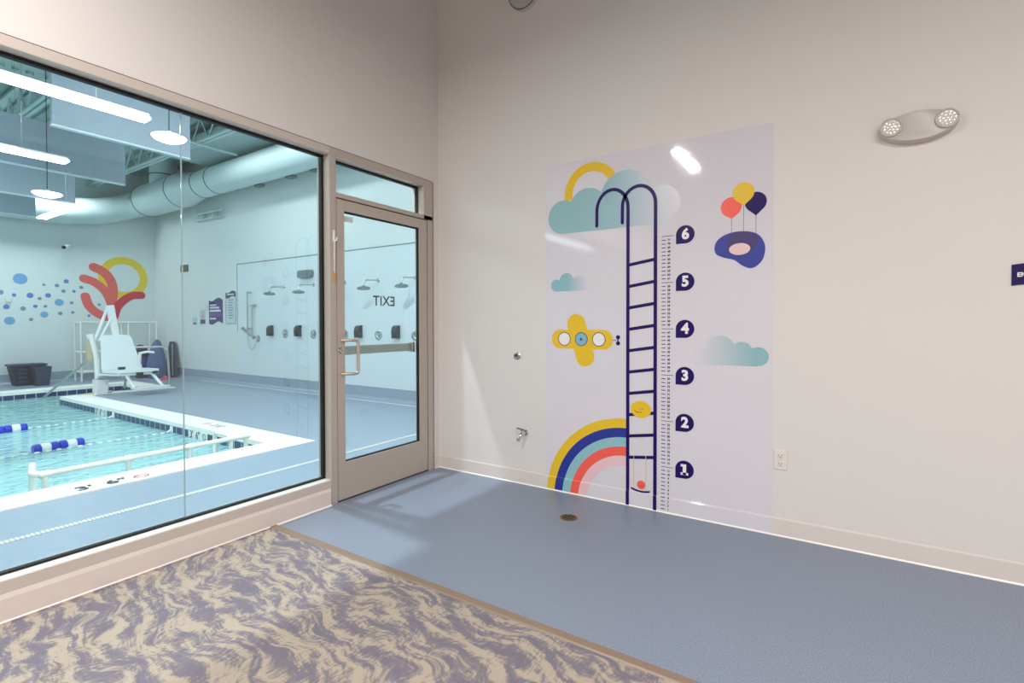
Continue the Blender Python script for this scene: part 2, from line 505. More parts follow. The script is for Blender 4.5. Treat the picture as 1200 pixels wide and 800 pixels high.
def text_bm(s, size, f, offset=0.0, align='CENTER', depth_pts=None, spacing=1.0):
    """letters as flat faces; f(x, y) -> 3D"""
    cu = bpy.data.curves.new('t', 'FONT'); cu.body = s; cu.size = size; cu.offset = offset
    cu.align_x = align; cu.align_y = 'CENTER'; cu.space_character = spacing; cu.resolution_u = 3
    o = bpy.data.objects.new('t', cu); COL.objects.link(o)
    dg = bpy.context.evaluated_depsgraph_get(); me = bpy.data.meshes.new_from_object(o.evaluated_get(dg))
    bm = bmesh.new(); bm.from_mesh(me)
    for v in bm.verts: v.co = Vector(f(v.co.x, v.co.y))
    bpy.data.objects.remove(o); bpy.data.curves.remove(cu); bpy.data.meshes.remove(me)
    return bm
b = text_bm('EXIT', .106, lambda x, y: (-.0256, -.602 - x, 1.429 + y), offset=.0018, spacing=1.05)
obj('exit_lettering', b, mat('vinyl_letter', (34, 48, 66), .4), d1)
b = nb(); box(b, -.0188, -.0184, -.992, -.905, 1.985, 2.025)
obj('glass_sticker', b, mat('pale_sticker', (205, 222, 222), .4), d1)

# hook with cord and amber tag on the mullion
hk = thing('cord_hook', (FX, -1.090, 1.56), 'white stick-on hook with cord and amber tag hanging on the window mullion', 'hook')
b = nb(); box(b, FX, .011, -1.099, -1.080, 1.825, 1.905, .004); tube(b, rounded([(.010, -1.090, 1.86), (.010, -1.090, 1.835), (.026, -1.083, 1.83), (.028, -1.081, 1.855)], .008), .005, 8)
obj('hook', b, M_white, hk)
b = nb(); tube(b, [(.012, -1.092, 1.835), (.009, -1.089, 1.73), (.009, -1.088, 1.60)], .0022, 6); tube(b, [(.014, -1.086, 1.835), (.009, -1.085, 1.73), (.009, -1.087, 1.60)], .0022, 6)
obj('cord', b, M_pvc, hk)
b = nb(); box(b, .007, .014, -1.097, -1.078, 1.585, 1.612, .003); tube(b, [(.011, -1.088, 1.59), (.011, -1.090, 1.55)], .004, 8)
obj('tag', b, M_amber, hk)

# ------------------------------------------------------------------ the mural (height chart)
def yw(z, k):
    if z >= .107: y = -.0012
    elif z <= .098: y = -.0068
    else: y = -.0012 + (.107 - z) / .009 * -.0056
    return y - k * .0005

mural = thing('wall_mural', (1.846, 0, 0), 'large printed height chart mural with ladder, rainbow, clouds and balloons on the wall', 'wall mural')
def decal(name, polys, m, k, parent=mural, yoff=None):
    bm = nb()
    for poly in polys:
        vs = [bm.verts.new((x, 0, z)) for x, z in poly]
        try: bm.faces.new(vs)
        except ValueError: pass
    bmesh.ops.triangulate(bm, faces=list(bm.faces))
    if any(v.co.z < .107 for v in bm.verts):
        for zc in (.107, .098):
            bmesh.ops.bisect_plane(bm, geom=list(bm.verts) + list(bm.edges) + list(bm.faces), plane_co=(0, 0, zc), plane_no=(0, 0, 1))
    for v in bm.verts: v.co.y = yw(v.co.z, k)
    return obj(name, bm, m, parent)
def circ(cx, cz, rx, rz=None, n=40, a0=0, a1=2 * PI):
    rz = rz or rx
    full = abs(a1 - a0 - 2 * PI) < 1e-6
    return [(cx + rx * math.cos(a0 + (a1 - a0) * i / n), cz + rz * math.sin(a0 + (a1 - a0) * i / n)) for i in range(n if full else n + 1)]
def band(cx, cz, r1, r0, a0, a1, n=48):
    """ring sector as quads"""
    out = []
    for i in range(n):
        s, t = a0 + (a1 - a0) * i / n, a0 + (a1 - a0) * (i + 1) / n
        out.append([(cx + r1 * math.cos(s), cz + r1 * math.sin(s)), (cx + r1 * math.cos(t), cz + r1 * math.sin(t)), (cx + r0 * math.cos(t), cz + r0 * math.sin(t)), (cx + r0 * math.cos(s), cz + r0 * math.sin(s))])
    return out
def stroke(pts, w, caps=True):
    P = [Vector((a, b_, 0)) for a, b_ in pts]
    L, R = [], []
    for i, p in enumerate(P):
        if i == 0: d = P[1] - P[0]
        elif i == len(P) - 1: d = P[-1] - P[-2]
        else: d = (P[i + 1] - P[i]).normalized() + (P[i] - P[i - 1]).normalized()
        d.normalize(); n = Vector((-d.y, d.x, 0)) * w / 2
        L.append(p + n); R.append(p - n)
    out = []
    for i in range(len(P) - 1):
        out.append([tuple(L[i][:2]), tuple(L[i + 1][:2]), tuple(R[i + 1][:2]), tuple(R[i][:2])])
    if caps:
        for e, q in ((P[0], P[1]), (P[-1], P[-2])):
            a = math.atan2((e - q).y, (e - q).x)
            out.append(circ(e.x, e.y, w / 2, n=10, a0=a - PI / 2, a1=a + PI / 2))
    return out
def smoothpoly(pts, n=6):
    out = []; N = len(pts)
    for i in range(N):
        p0, p1, p2, p3 = [Vector((*pts[(i + k) % N], 0)) for k in (-1, 0, 1, 2)]
        for j in range(n):
            t = j / n
            q = .5 * ((2 * p1) + (-p0 + p2) * t + (2 * p0 - 5 * p1 + 4 * p2 - p3) * t * t + (-p0 + 3 * p1 - 3 * p2 + p3) * t ** 3)
            out.append((q.x, q.y))
    return out
def cloud(lobes, base, n=90):
    x0 = min(c[0] - c[2] for c in lobes); x1 = max(c[0] + c[2] for c in lobes)
    lo = min(lobes, key=lambda c: c[0]); hi = max(lobes, key=lambda c: c[0])
    T, B = [], []
    for i in range(n + 1):
        t = .5 - .5 * math.cos(PI * i / n); x = x0 + (x1 - x0) * t
        tz = [c[1] + math.sqrt(max(0, c[2] ** 2 - (x - c[0]) ** 2)) for c in lobes if abs(x - c[0]) <= c[2] + 1e-6]
        top = max(tz) if tz else base + .05
        if lo[0] <= x <= hi[0]: bot = base
        else:
            e = lo if x < lo[0] else hi
            bot = max(base, e[1] - math.sqrt(max(0, e[2] ** 2 - (x - e[0]) ** 2)))
        T.append((x, max(top, bot + 1e-4))); B.append((x, bot))
    return [[B[i], B[i + 1], T[i + 1], T[i]] for i in range(n)]
XL, XR, ZM = 1.074, 2.612, 2.441
decal('mural_sheet', [[(XL, .009), (XR, .009), (XR, ZM), (XL, ZM)]], M_panel, 0)
decal('sun_arch', band(1.447, 2.195, .212, .148, -.15, PI + .2), M_yellow, 1)
decal('cloud', cloud([(1.45, 2.05, .13), (1.70, 2.13, .182), (1.948, 2.045, .126)], 1.918), fade('print_cloud_back', (140, 188, 200), PANEL, 1.55, 2.07), 2)
decal('cloud', cloud([(1.222, 2.042, .123), (1.418, 2.08, .148), (1.60, 2.00, .082)], 1.918), fade('print_cloud_front', (146, 190, 196), (158, 196, 206), 1.35, 1.68), 3)
decal('cloud', cloud([(1.165, 1.54, .045), (1.25, 1.57, .058), (1.35, 1.552, .05), (1.41, 1.525, .03)], 1.495), fade('print_cloud_small', (142, 190, 198), PANEL, 1.25, 1.44), 2)
decal('cloud', cloud([(2.535, 1.055, .057), (2.443, 1.083, .06), (2.318, 1.09, .089), (2.215, 1.045, .05)], .995), fade('print_cloud_right', PANEL, (142, 188, 196), 2.17, 2.52), 2)
# rainbow
radii = [.626, .561, .496, .431, .368, .301]
for i, (m, nm) in enumerate([(M_yellow, 'yellow'), (M_pblue, 'blue'), (M_pteal, 'teal'), (M_coral, 'coral'), (mat('print_faded_pink', (238, 200, 206), .3), 'pink')]):
    a1 = PI + math.asin(min(.9, (.03 - .010) / -radii[i + 1])) if False else PI - math.asin(.040 / radii[i])
    a = PI - math.asin(.040 / radii[i + 1])
    polys = []
    n = 40
    for j in range(n):
        s0, s1 = PI / 2 + (a1 - PI / 2) * j / n, PI / 2 + (a1 - PI / 2) * (j + 1) / n
        t0, t1 = PI / 2 + (a - PI / 2) * j / n, PI / 2 + (a - PI / 2) * (j + 1) / n
        P = lambda r, q: (1.713 + r * math.cos(q), -.03 + r * math.sin(q))
        polys.append([P(radii[i], s0), P(radii[i], s1), P(radii[i + 1], t1), P(radii[i + 1], t0)])
    o = decal('rainbow_band', polys, m, 2); o['label'] = nm + ' rainbow band'
# ladder
lad = thing('x', (0, 0, 0), None, None); bpy.data.objects.remove(lad)
def ell(cx, cz, a, b_, n=20):
    return [(cx + a * math.cos(PI * i / n), cz + b_ * math.sin(PI * i / n)) for i in range(n + 1)]
decal('ladder_rail', stroke([(1.722, .010)] + ell(1.607, 2.05, .115, .139) + [(1.4915, 1.948)], .0235), M_navy, 5)
decal('ladder_rail', stroke([(1.912, .010)] + ell(1.797, 2.06, .115, .127) + [(1.681, 1.95)], .0235), M_navy, 5)
for i in range(10):
    zl = .332 + .147 * i
    decal('ladder_rung', stroke([(1.722, zl), (1.912, zl + (.029 if i > 0 else .025))], .0215, False), M_navy, 4)
# ruler
polys = []
for i in range(1, 73):
    z = i * .0254
    if i % 12 == 0: polys.append([(1.953, z - .0016), (2.031, z - .0016), (2.031, z + .0016), (1.953, z + .0016)])
    else: polys.append([(1.953, z - .0024), (1.980, z - .0024), (1.980, z + .0024), (1.953, z + .0024)])
rl = decal('inch_ruler', polys, M_navy, 3)
bm = nb()
for i in range(1, 72):
    if i % 12:
        t = text_bm(str(i), .0185, lambda x, y, z0=i * .0254: (2.001 + x, yw(z0 + y, 3), z0 + y), offset=.0007)
        merge(bm, t)
obj('inch_numbers', bm, M_navy, rl)
for k in range(1, 7):
    zc = k * .3048 + .0005; cx, r = 2.105, .0585
    mk = decal('foot_marker', [circ(cx, zc, r, n=48, a0=-PI / 2, a1=PI) + [(cx - r, zc - r)]], M_navy, 3)
    if k == 1:
        t = nb()
        for poly in ([(-.011, -.034), (.011, -.034), (.011, .035), (-.011, .035)], [(-.024, -.035), (.024, -.035), (.024, -.019), (-.024, -.019)], [(-.024, .019), (-.010, .019), (-.010, .035), (-.024, .035)]):
            t.faces.new([t.verts.new((cx + a_, -.0032, zc + b_)) for a_, b_ in poly])
    else: t = text_bm(str(k), .092, lambda x, y: (cx + .001 + x, -.0012 - 4 * .0005, zc + y), offset=.0042)
    obj('foot_number', t, M_pwhite, mk)
# balloons and the ring they carry
def balloon(cx, cz, r, tip):
    d = math.hypot(tip[0] - cx, tip[1] - cz); a = math.acos(r / d); t = math.atan2(tip[1] - cz, tip[0] - cx)
    return [circ(cx, cz, r, n=40, a0=t + a, a1=t + 2 * PI - a) + [tip]]
for (x, zt) in ((2.383, 1.90), (2.451, 1.975), (2.519, 1.905)):
    decal('balloon_string', stroke([(x, 1.79), (x, zt)], .0026, False), mat('print_grey', (120, 112, 130), .3), 2)
o = decal('balloon', balloon(2.380, 1.970, .060, (2.383, 1.897)), M_coral, 3); o['label'] = 'coral balloon'
o = decal('balloon', balloon(2.517, 1.983, .060, (2.519, 1.902)), M_navy, 3); o['label'] = 'navy balloon'
o = decal('balloon', balloon(2.449, 2.049, .061, (2.452, 1.969)), M_yellow, 4); o['label'] = 'yellow balloon'
decal('swim_ring', [smoothpoly([(2.284, 1.725), (2.298, 1.768), (2.34, 1.800), (2.40, 1.815), (2.47, 1.812), (2.525, 1.792), (2.558, 1.75), (2.570, 1.695), (2.552, 1.628), (2.501, 1.588), (2.445, 1.606), (2.399, 1.643), (2.345, 1.660), (2.297, 1.684)])], mat('print_ring_blue', (52, 66, 158), .3), 3)
decal('ring_shading', [smoothpoly([(2.356, 1.765), (2.375, 1.802), (2.43, 1.813), (2.50, 1.802), (2.528, 1.765), (2.508, 1.705), (2.43, 1.668), (2.366, 1.70)])], mat('print_ring_dark', (56, 46, 110), .3, bump=(300, .5, .003)), 4)
decal('ring_hole', [circ(2.429, 1.708, .060, .036)], mat('print_light_pink', (240, 206, 206), .3), 5)
# plane
decal('airplane', [circ(1.196, 1.140, .070, n=20, a0=PI / 2, a1=3 * PI / 2) + circ(1.543, 1.140, .070, n=20, a0=-PI / 2, a1=PI / 2)], M_yellow, 2)
a = math.atan2(1.25 - 1.015, 1.329 - 1.400)
decal('airplane_wing', [circ(1.329, 1.252, .073, n=20, a0=a - PI / 2, a1=a + PI / 2) + circ(1.400, 1.017, .072, n=20, a0=a + PI / 2, a1=a + 3 * PI / 2)], M_yellow, 3)
for i, x in enumerate((1.233, 1.370, 1.507)):
    w = decal('airplane_window', [circ(x, 1.142, .051)], M_line, 4)
    decal('window_glass', [circ(x, 1.142, .0455)], M_ppale if i == 1 else M_pwhite, 5, w)
    if i == 1:
        decal('window_shape', [[(1.358, 1.134), (1.382, 1.134), (1.368, 1.158)]], M_line, 6, w)
decal('propeller', stroke([(1.612, 1.138), (1.652, 1.138)], .004, False) + [circ(1.651, 1.159, .015, n=20), circ(1.651, 1.117, .015, n=20)] + stroke([(1.651, 1.15), (1.651, 1.125)], .006, False), M_navy, 3)
# smiling ball and the swing
yb = decal('yellow_ball', [circ(1.815, .671, .071, .057)], M_yellow, 6)
decal('smile', stroke([(1.800 + .03 * math.cos(t), .668 + .018 * math.sin(t)) for t in [PI + .3 + i * .35 for i in range(7)]], .004) + stroke([(1.812, .676), (1.812, .668)], .004) + stroke([(1.828, .680), (1.828, .672)], .004), M_brown, 7, yb)
decal('swing_rope', stroke([(1.766, .350), (1.766, .125)], .0036, False), mat('print_cream', (226, 208, 150), .3), 6)
decal('swing_rope', stroke([(1.850, .360), (1.850, .122)], .0036, False), MATS['print_cream'], 6)
rb = decal('red_ball', [[(1.818 + (.029 + .0025 * math.cos(9 * t)) * math.cos(t), .157 + (.029 + .0025 * math.cos(9 * t)) * math.sin(t)) for t in [2 * PI * i / 54 for i in range(54)]]], M_coral, 6)
decal('smile', stroke([(1.818 + .014 * math.cos(t), .156 + .011 * math.sin(t)) for t in [PI + .3 + i * .42 for i in range(7)]], .003), mat('print_dark_red', (190, 50, 50), .3), 7, rb)
decal('swing_seat', stroke([(1.751, .124), (1.78, .115), (1.818, .111), (1.85, .113), (1.873, .119)], .012), M_navy, 7)

# ------------------------------------------------------------------ small things in the front room
# emergency light
el = thing('emergency_light', (3.273, 0, 2.26), 'grey oval twin-head emergency light high on the wall right of the mural', 'emergency light')
def oval(a, b_, n=56, pw=1.75):
    out = []
    for i in range(n):
        t = 2 * PI * i / n
        out.append((math.copysign(abs(math.cos(t)) ** (2 / 2.0), math.cos(t)) * a, math.copysign(abs(math.sin(t)) ** (2 / 2.0), math.sin(t)) * b_))
    return out
b = nb()
rings = []
for sc_, d in ((1, .002), (1, -.030), (.97, -.042), (.90, -.050)):
    rings.append([b.verts.new((3.273 + x * sc_ * 1.0, d, 2.262 + z * sc_ + 0)) for x, z in oval(.160, .078)])
for r0, r1 in zip(rings, rings[1:]):
    for j in range(56): b.faces.new((r0[j], r0[(j + 1) % 56], r1[(j + 1) % 56], r1[j]))
b.faces.new(rings[-1]); b.faces.new(rings[0])
obj('housing', b, M_grey, el, smooth=True, angle=50)
for dx in (-.112, .112):
    c = (3.273 + dx, -.046, 2.272)
    b = nb(); lathe(b, [(0, 0), (.049, 0), (.047, .014), (.041, .016), (.039, .011), (0, .011)], c, (0, -1, 0), 32)
    hd = obj('lamp_head', b, M_grey, el, smooth=True)
    b = nb()
    for ring, n_, rr in ((0, 1, 0), (1, 6, .016), (2, 11, .030)):
        for j in range(n_):
            t = 2 * PI * j / n_
            lathe(b, [(0, .004), (.005, .003), (.0066, 0)], (c[0] + rr * math.cos(t), c[1] - .011, c[2] + rr * math.sin(t)), (0, -1, 0), 8)
    obj('lens', b, mat('lamp_led_lens', (245, 240, 232), .1, .4), hd, smooth=True)
b = nb(); lathe(b, [(0, .003), (.004, .002), (.005, 0)], (3.276, -.040, 2.186), (0, -.6, -.8), 10); obj('indicator', b, M_red, el)
# purple sign at the right edge of the picture
sg = thing('wall_sign', (3.76, 0, 1.48), 'small navy wavy-edged wall sign at the right edge of the picture', 'sign')
b = nb()
N = 24; top = [(3.634 + .26 * i / N, 1.533 + .006 * math.sin(i / N * 2 * PI)) for i in range(N + 1)]; bot = [(x, z - .1) for x, z in reversed(top)]
prism(b, top + bot, lambda x, z, d: (x, -d, z), .0, .006)
obj('sign_board', b, M_navys, sg)
t = text_bm('EM', .028, lambda x, y: (3.652 + x, -.0065, 1.484 + y), offset=.0012, align='LEFT'); obj('lettering', t, M_pwhite, sg)
# outlet
ol = thing('power_outlet', (2.656, 0, .45), 'white wall outlet beside the right edge of the mural', 'power outlet')
b = nb(); box(b, 2.622, 2.692, -.006, 0, .392, .507, .003); obj('cover_plate', b, M_outlet, ol)
for z in (.475, .428):
    b = nb(); box(b, 2.640, 2.674, -.0085, -.004, z - .015, z + .015, .003); s_ = obj('socket', b, M_outlet, ol)
    b = nb(); box(b, 2.648, 2.6505, -.0088, -.008, z - .002, z + .008); box(b, 2.663, 2.6655, -.0088, -.008, z - .002, z + .008); lathe(b, [(0, .0004), (.003, .0004), (.003, 0)], (2.657, -.0085, z - .008), (0, -1, 0), 10); obj('slot', b, M_black, s_)
b = nb(); lathe(b, [(0, .001), (.0025, .0006), (.003, 0)], (2.657, -.006, .4515), (0, -1, 0), 10); obj('screw', b, M_steel, ol)
# round capped port
cp = thing('pipe_port', (.818, 0, 1.002), 'round chrome pipe fitting on the wall above the spigot', 'pipe fitting')
b = nb(); lathe(b, [(.030, -.003), (.030, .004), (.021, .009), (.021, .022), (.015, .022), (.013, .006), (0, .006)], (.818, 0, 1.002), (0, -1, 0), 28); obj('escutcheon', b, M_steel, cp, smooth=True)
b = nb(); lathe(b, [(0, .010), (.009, .010), (.011, .006)], (.818, 0, 1.002), (0, -1, 0), 6); obj('plug', b, mat('dark_metal', (70, 68, 66), .3, .9), cp)
# spigot
sp = thing('hose_spigot', (.878, 0, .405), 'small chrome hose spigot low on the wall left of the rainbow', 'spigot')
b = nb(); lathe(b, [(.024, -.003), (.024, .004), (.012, .008), (.010, .03)], (.893, 0, .405), (0, -1, 0), 24)
lathe(b, [(0, -.018), (.015, -.018), (.017, 0), (.015, .018), (0, .018)], (.893, -.042, .405), (0, -1, 0), 16)
tube(b, rounded([(.893, -.045, .405), (.884, -.066, .395), (.868, -.078, .362)], .012), [.011] * 8 + [.011], 12) if False else tube(b, [(.893, -.045, .405), (.884, -.066, .393), (.876, -.074, .375), (.874, -.076, .362)], .0105, 12)
lathe(b, [(.010, 0), (.014, .0), (.014, .018), (.010, .018)], (.874, -.076, .352), (0, 0, 1), 16)
obj('body', b, M_chrome, sp, smooth=True)
b = nb(); tube(b, [(.890, -.045, .415), (.880, -.055, .438)], .0055, 8); obj('stem', b, M_chrome, sp)
b = nb(); tube(b, [(.850, -.060, .446), (.908, -.052, .436)], .0065, 8); obj('handle', b, mat('spigot_handle', (96, 120, 116), .35, .6), sp)
# floor drain
dr = thing('floor_drain', (1.483, -.428, 0), 'round brass cleanout cover set in the blue vinyl floor', 'floor drain')
b = nb(); lathe(b, [(.056, 0), (.056, .002), (.050, .003), (0, .003)], (1.483, -.428, 0), (0, 0, 1), 36); obj('cover', b, M_brass, dr)
b = nb()
for k in range(8):
    t = k * PI / 4 + .2
    Mx = Matrix.Translation((1.483 + .030 * math.cos(t), -.428 + .030 * math.sin(t), 0)) @ Matrix.Rotation(t, 4, 'Z')
    box(b, -.013, .013, -.005, .005, .003, .0034, M=Mx)
lathe(b, [(0, .0034), (.008, .0034), (.008, .003)], (1.483, -.428, 0), (0, 0, 1), 12)
obj('slots', b, mat('dark_brass', (66, 50, 30), .5, .7), dr)
# round cap near the ceiling
cpn = thing('wall_speaker', (.905, 0, 3.79), 'round grey fixture high on the wall, cut by the top of the picture', 'wall fixture')
b = nb(); lathe(b, [(.125, 0), (.125, .05), (.118, .06), (0, .064)], (.905, 0, 3.785), (0, -1, 0), 40); obj('body', b, mat('fixture_grey', (188, 186, 180), .5), cpn, smooth=True)
b = nb(); lathe(b, [(.125, .042), (.130, .044), (.130, .052), (.125, .054)], (.905, 0, 3.785), (0, -1, 0), 40); obj('rim', b, mat('rim_grey', (110, 108, 104), .5), cpn)

# ================================================================== POOL ROOM
PX, PYN, PYS, PZ = -11.6, 2.4, -8.0, 4.95
inner = [(-2.13, PYS), (-2.13, -.33), (-8.4, -.33), (-8.4, 1.04), (-9.8, 1.04), (-9.8, PYS)]
outer = [(-1.75, PYS), (-1.75, 0.0), (-8.08, 0.0), (-8.08, 1.36), (-10.2, 1.36), (-10.2, PYS)]
b = nb()
for x0, x1, y0, y1 in ((-1.75, -.13, PYS, PYN), (-8.08, -1.75, 0.0, PYN), (-10.2, -8.08, 1.36, PYN), (PX, -10.2, PYS, PYN)):
    b.faces.new([b.verts.new((x, y, 0)) for x, y in ((x0, y0), (x1, y0), (x1, y1), (x0, y1))])
tag(obj('floor', b, M_deck), 'blue vinyl deck around the pool behind the glass', 'pool deck', kind='structure')
# pale strip painting in the highlight line at the shower-side cove
b = nb(); box(b, PX + 2.6, -.13, 2.235, 2.262, 0, .003); tag(obj('highlight_strip', b, M_highlight), 'pale strip painted as the highlight line along the shower wall', 'floor trim', kind='structure')
# walls
b = nb(); box(b, PX - .15, PX, PYS, PYN + .15, -.1, PZ); tag(obj('wall_far', b, M_pw), 'white far wall behind the pool', 'wall', kind='structure')
b = nb(); box(b, PX - .15, -.13, PYN, PYN + .15, -.1, PZ); tag(obj('wall_shower', b, M_pw), 'white shower wall along the pool', 'wall', kind='structure')
b = nb(); box(b, PX, -.13, PYS - .15, PYS, -1.2, PZ); tag(obj('wall_near', b, M_pw), 'white end wall of the pool room', 'wall', kind='structure')
b = nb(); box(b, -.25, -.13, .15, PYN, 0, PZ); box(b, -.2, -.13, PYS, .15, ZC, PZ); tag(obj('wall_back', b, M_pw), 'pool side of the dividing wall', 'wall', kind='structure')
b = nb(); box(b, PX, -.13, PYS, PYN, PZ, PZ + .1)
pc = obj('ceiling', b, M_pceil); tag(pc, 'metal deck ceiling above the pool', 'ceiling', kind='structure')
b = nb()
y = PYS
while y < PYN - .1:
    box(b, PX, -.13, y, y + .09, PZ - .04, PZ); y += .18
obj('deck_ribs', b, M_pceil, pc)
# cove bases
b = nb(); prism(b, [(0, 0), (-.10, 0), (-.05, .012), (-.018, .05), (-.006, .21), (0, .215)], lambda a, z, d: (d, PYN + a, z), PX, -.13)
tag(obj('baseboard_shower', b, M_deck), 'blue cove base below the shower wall', 'baseboard', kind='structure')
b = nb(); prism(b, [(0, 0), (.10, 0), (.05, .012), (.018, .05), (.006, .21), (0, .215)], lambda a, z, d: (PX + a, d, z), PYS, PYN)
tag(obj('baseboard_far', b, M_deck), 'blue cove base below the far wall', 'baseboard', kind='structure')
# smooth shower panel on the wall
b = nb(); box(b, -7.70, -.14, PYN - .012, PYN, .21, 2.51)
sp_ = obj('trim_3', b, mat('shower_panel', (216, 226, 230), .3)); tag(sp_, 'smooth white wall panel behind the showers', 'wall panel', kind='structure')
b = nb(); box(b, -7.715, -.14, PYN - .016, PYN, 2.505, 2.522); box(b, -7.715, -7.700, PYN - .016, PYN, 1.1, 2.522)
obj('edge_strip', b, mat('panel_edge', (120, 134, 142), .5), sp_)
# coping
def ring(bm, A, B, za, zb, close=False):
    for i in range(len(A) - 1):
        bm.faces.new([bm.verts.new(p) for p in ((*A[i], za), (*A[i + 1], za), (*B[i + 1], zb), (*B[i], zb))])
b = nb(); ring(b, outer, inner, .010, .004); ring(b, inner, inner, .004, -.045); ring(b, outer, outer, .010, -.01)
mid = [(x, y) for x, y in inner]
cpg = obj('pool_coping', b, M_coping); tag(cpg, 'white concrete coping around the pool edge', 'pool coping', kind='structure')
# basin
b = nb(); ring(b, inner, inner, -.045, -1.10)
b.faces.new([b.verts.new((x, y, -1.10)) for x, y in inner])
bs = obj('pool_basin', b, M_basin); tag(bs, 'pale plaster basin of the swimming pool', 'pool basin', kind='structure')
b = nb(); box(b, -8.4, -2.13, -.335, -.33, -.175, -.045); box(b, -9.8, -8.4, 1.035, 1.04, -.175, -.045); o = obj('waterline_tiles', b, M_tx, bs)
b = nb(); box(b, -9.8, -9.795, PYS, 1.04, -.175, -.045); box(b, -8.405, -8.4, -.33, 1.04, -.175, -.045); box(b, -2.135, -2.13, PYS, -.33, -.175, -.045); o = obj('waterline_tiles', b, M_ty, bs)
# water
b = nb(); b.faces.new([b.verts.new((x, y, -.132)) for x, y in inner])
tag(obj('water', b, M_water), 'rippled turquoise pool water', 'water', kind='structure')
# trench drain
td = thing('trench_drain', (-1.08, -3, 0), 'narrow slotted trench drain in the deck between the window and the pool', 'trench drain')
b = nb(); box(b, -1.105, -1.055, PYS + .02, 2.2, 0, .003); obj('channel', b, M_drain, td)
# depth markings
M_mark = mat('marking_dark', (58, 66, 70), .5); M_markred = mat('marking_red', (206, 110, 96), .5)
def nodive(f, r):
    bm = nb()
    for poly in band(0, 0, r, r * .78, 0, 2 * PI, 28) + stroke([(-r * .6, r * .6), (r * .6, -r * .6)], r * .16, False):
        bm.faces.new([bm.verts.new(f(a, b_)) for a, b_ in poly])
    return bm
dm = thing('depth_marking', (-1.86, -1.8, .01), 'painted 3\' 6" depth marking with red circle on the near coping', 'depth marking')
obj('lettering', text_bm("3'", .165, lambda x, y: (-1.86 - y, -1.925 + x, .0125), offset=.004), M_mark, dm)
obj('lettering', text_bm('6"', .165, lambda x, y: (-1.86 - y, -1.725 + x, .0125), offset=.004), M_mark, dm)
obj('no_diving_symbol', nodive(lambda a, b_: (-1.86 - b_, -1.555 + a, .0125), .055), M_markred, dm)
dm = thing('depth_marking', (-3.47, -.16, .01), 'painted depth marking on the coping at the shower side', 'depth marking')
obj('lettering', text_bm("3' 6\"", .13, lambda x, y: (-3.42 + x, -.17 + y, .0125), offset=.003), mat('marking_faded', (176, 160, 140), .5), dm)
obj('no_diving_symbol', nodive(lambda a, b_: (-3.70 + a, -.17 + b_, .0125), .05), M_markred, dm)
for xc, lab in ((-3.55, 'white tile depth marking 3 6 at the waterline near the corner of the pool'), (-6.55, 'white tile depth marking at the waterline farther along the pool')):
    dm = thing('depth_tile', (xc, -.335, -.1), lab, 'depth marking')
    b = nb()
    for k in range(3): box(b, xc - .228 + .152 * k + .003, xc - .228 + .152 * (k + 1) - .003, -.340, -.334, -.19, -.046)
    obj('tile', b, M_white, dm)
    obj('lettering', text_bm("3'", .12, lambda x, y: (xc - .152 + x, -.3408, -.095 + y), offset=.003), M_mark, dm)
    obj('lettering', text_bm('6"', .12, lambda x, y: (xc + x, -.3408, -.095 + y), offset=.003), M_mark, dm)
    obj('no_diving_symbol', nodive(lambda a, b_: (xc + .152 + a, -.3408, -.095 + b_), .042), M_mark, dm)

# lane ropes
def make_float(c, name='lane_float', label='', group='lane floats'):
    L_ = .215; r = .062
    t = thing(name, (c[0], c[1] - L_ / 2, c[2] - r), label, 'pool float', group)
    def seg(a, b_, rr):
        bm = nb(); lathe(bm, [(0, a), (rr * .82, a), (rr, a + .014), (rr, b_ - .014), (rr * .82, b_), (0, b_)], c, (0, 1, 0), 24); return bm
    o = obj('blue_end', seg(-L_ / 2, -L_ * .19, r), M_blue, t, True); o = obj('blue_end', seg(L_ * .19, L_ / 2, r), M_blue, t, True)
    obj('white_band', seg(-L_ * .20, L_ * .20, r * .96), M_fwhite, t, True)
    return t
f1 = make_float((-4.35, -1.53, -.105), label='blue and white lane float, left one of the pair on the nearer rope')
dup(f1, f1.location + Vector((.0, .222, 0)), 'blue and white lane float, right one of the pair on the nearer rope')
f3 = dup(f1, f1.location + Vector((-1.70, .130, 0)), 'blue and white lane float on the farther rope at the left edge')
dup(f1, f1.location + Vector((-1.70, -.092, 0)), 'blue and white lane float behind the others, cut by the left edge')
def rope(x, y0, y1, xe, lab):
    t = thing('lane_rope', (x, y0, -.13), lab, 'lane rope')
    b = nb(); tube(b, [(x, y0, -.125), (xe, y1, -.122)], .004, 8); obj('rope', b, mat('rope_grey', (150, 190, 205), .5), t)
    b = nb(); tube(b, [(xe, y1, -.118), (xe, -.338, -.09)], .012, 8); box(b, xe - .03, xe + .03, -.352, -.336, -.13, -.05, .004); obj('hook', b, M_fwhite, t)
    n = int((y1 - y0) / .09)
    first = None
    for i in range(n):
        q = (i + .5) / n; px = x + (xe - x) * q; py = y0 + (y1 - y0) * q
        if first is None:
            b = nb(); lathe(b, [(0, -.026), (.011, -.02), (.012, 0), (.009, .02), (0, .026)], (px, py, -.122), (0, 1, 0), 8)
            first = obj('bead', b, M_fwhite, t, True); fp = Vector((px, py, 0))
        else:
            c = first.copy(); COL.objects.link(c); c.parent = t; c.location = Vector((px, py, 0)) - fp
rope(-4.37, -4.2, -.40, -4.22, 'white beaded rope with the nearer pair of lane floats')
rope(-6.06, -4.2, -.40, -6.06, 'white beaded rope farther across the pool')

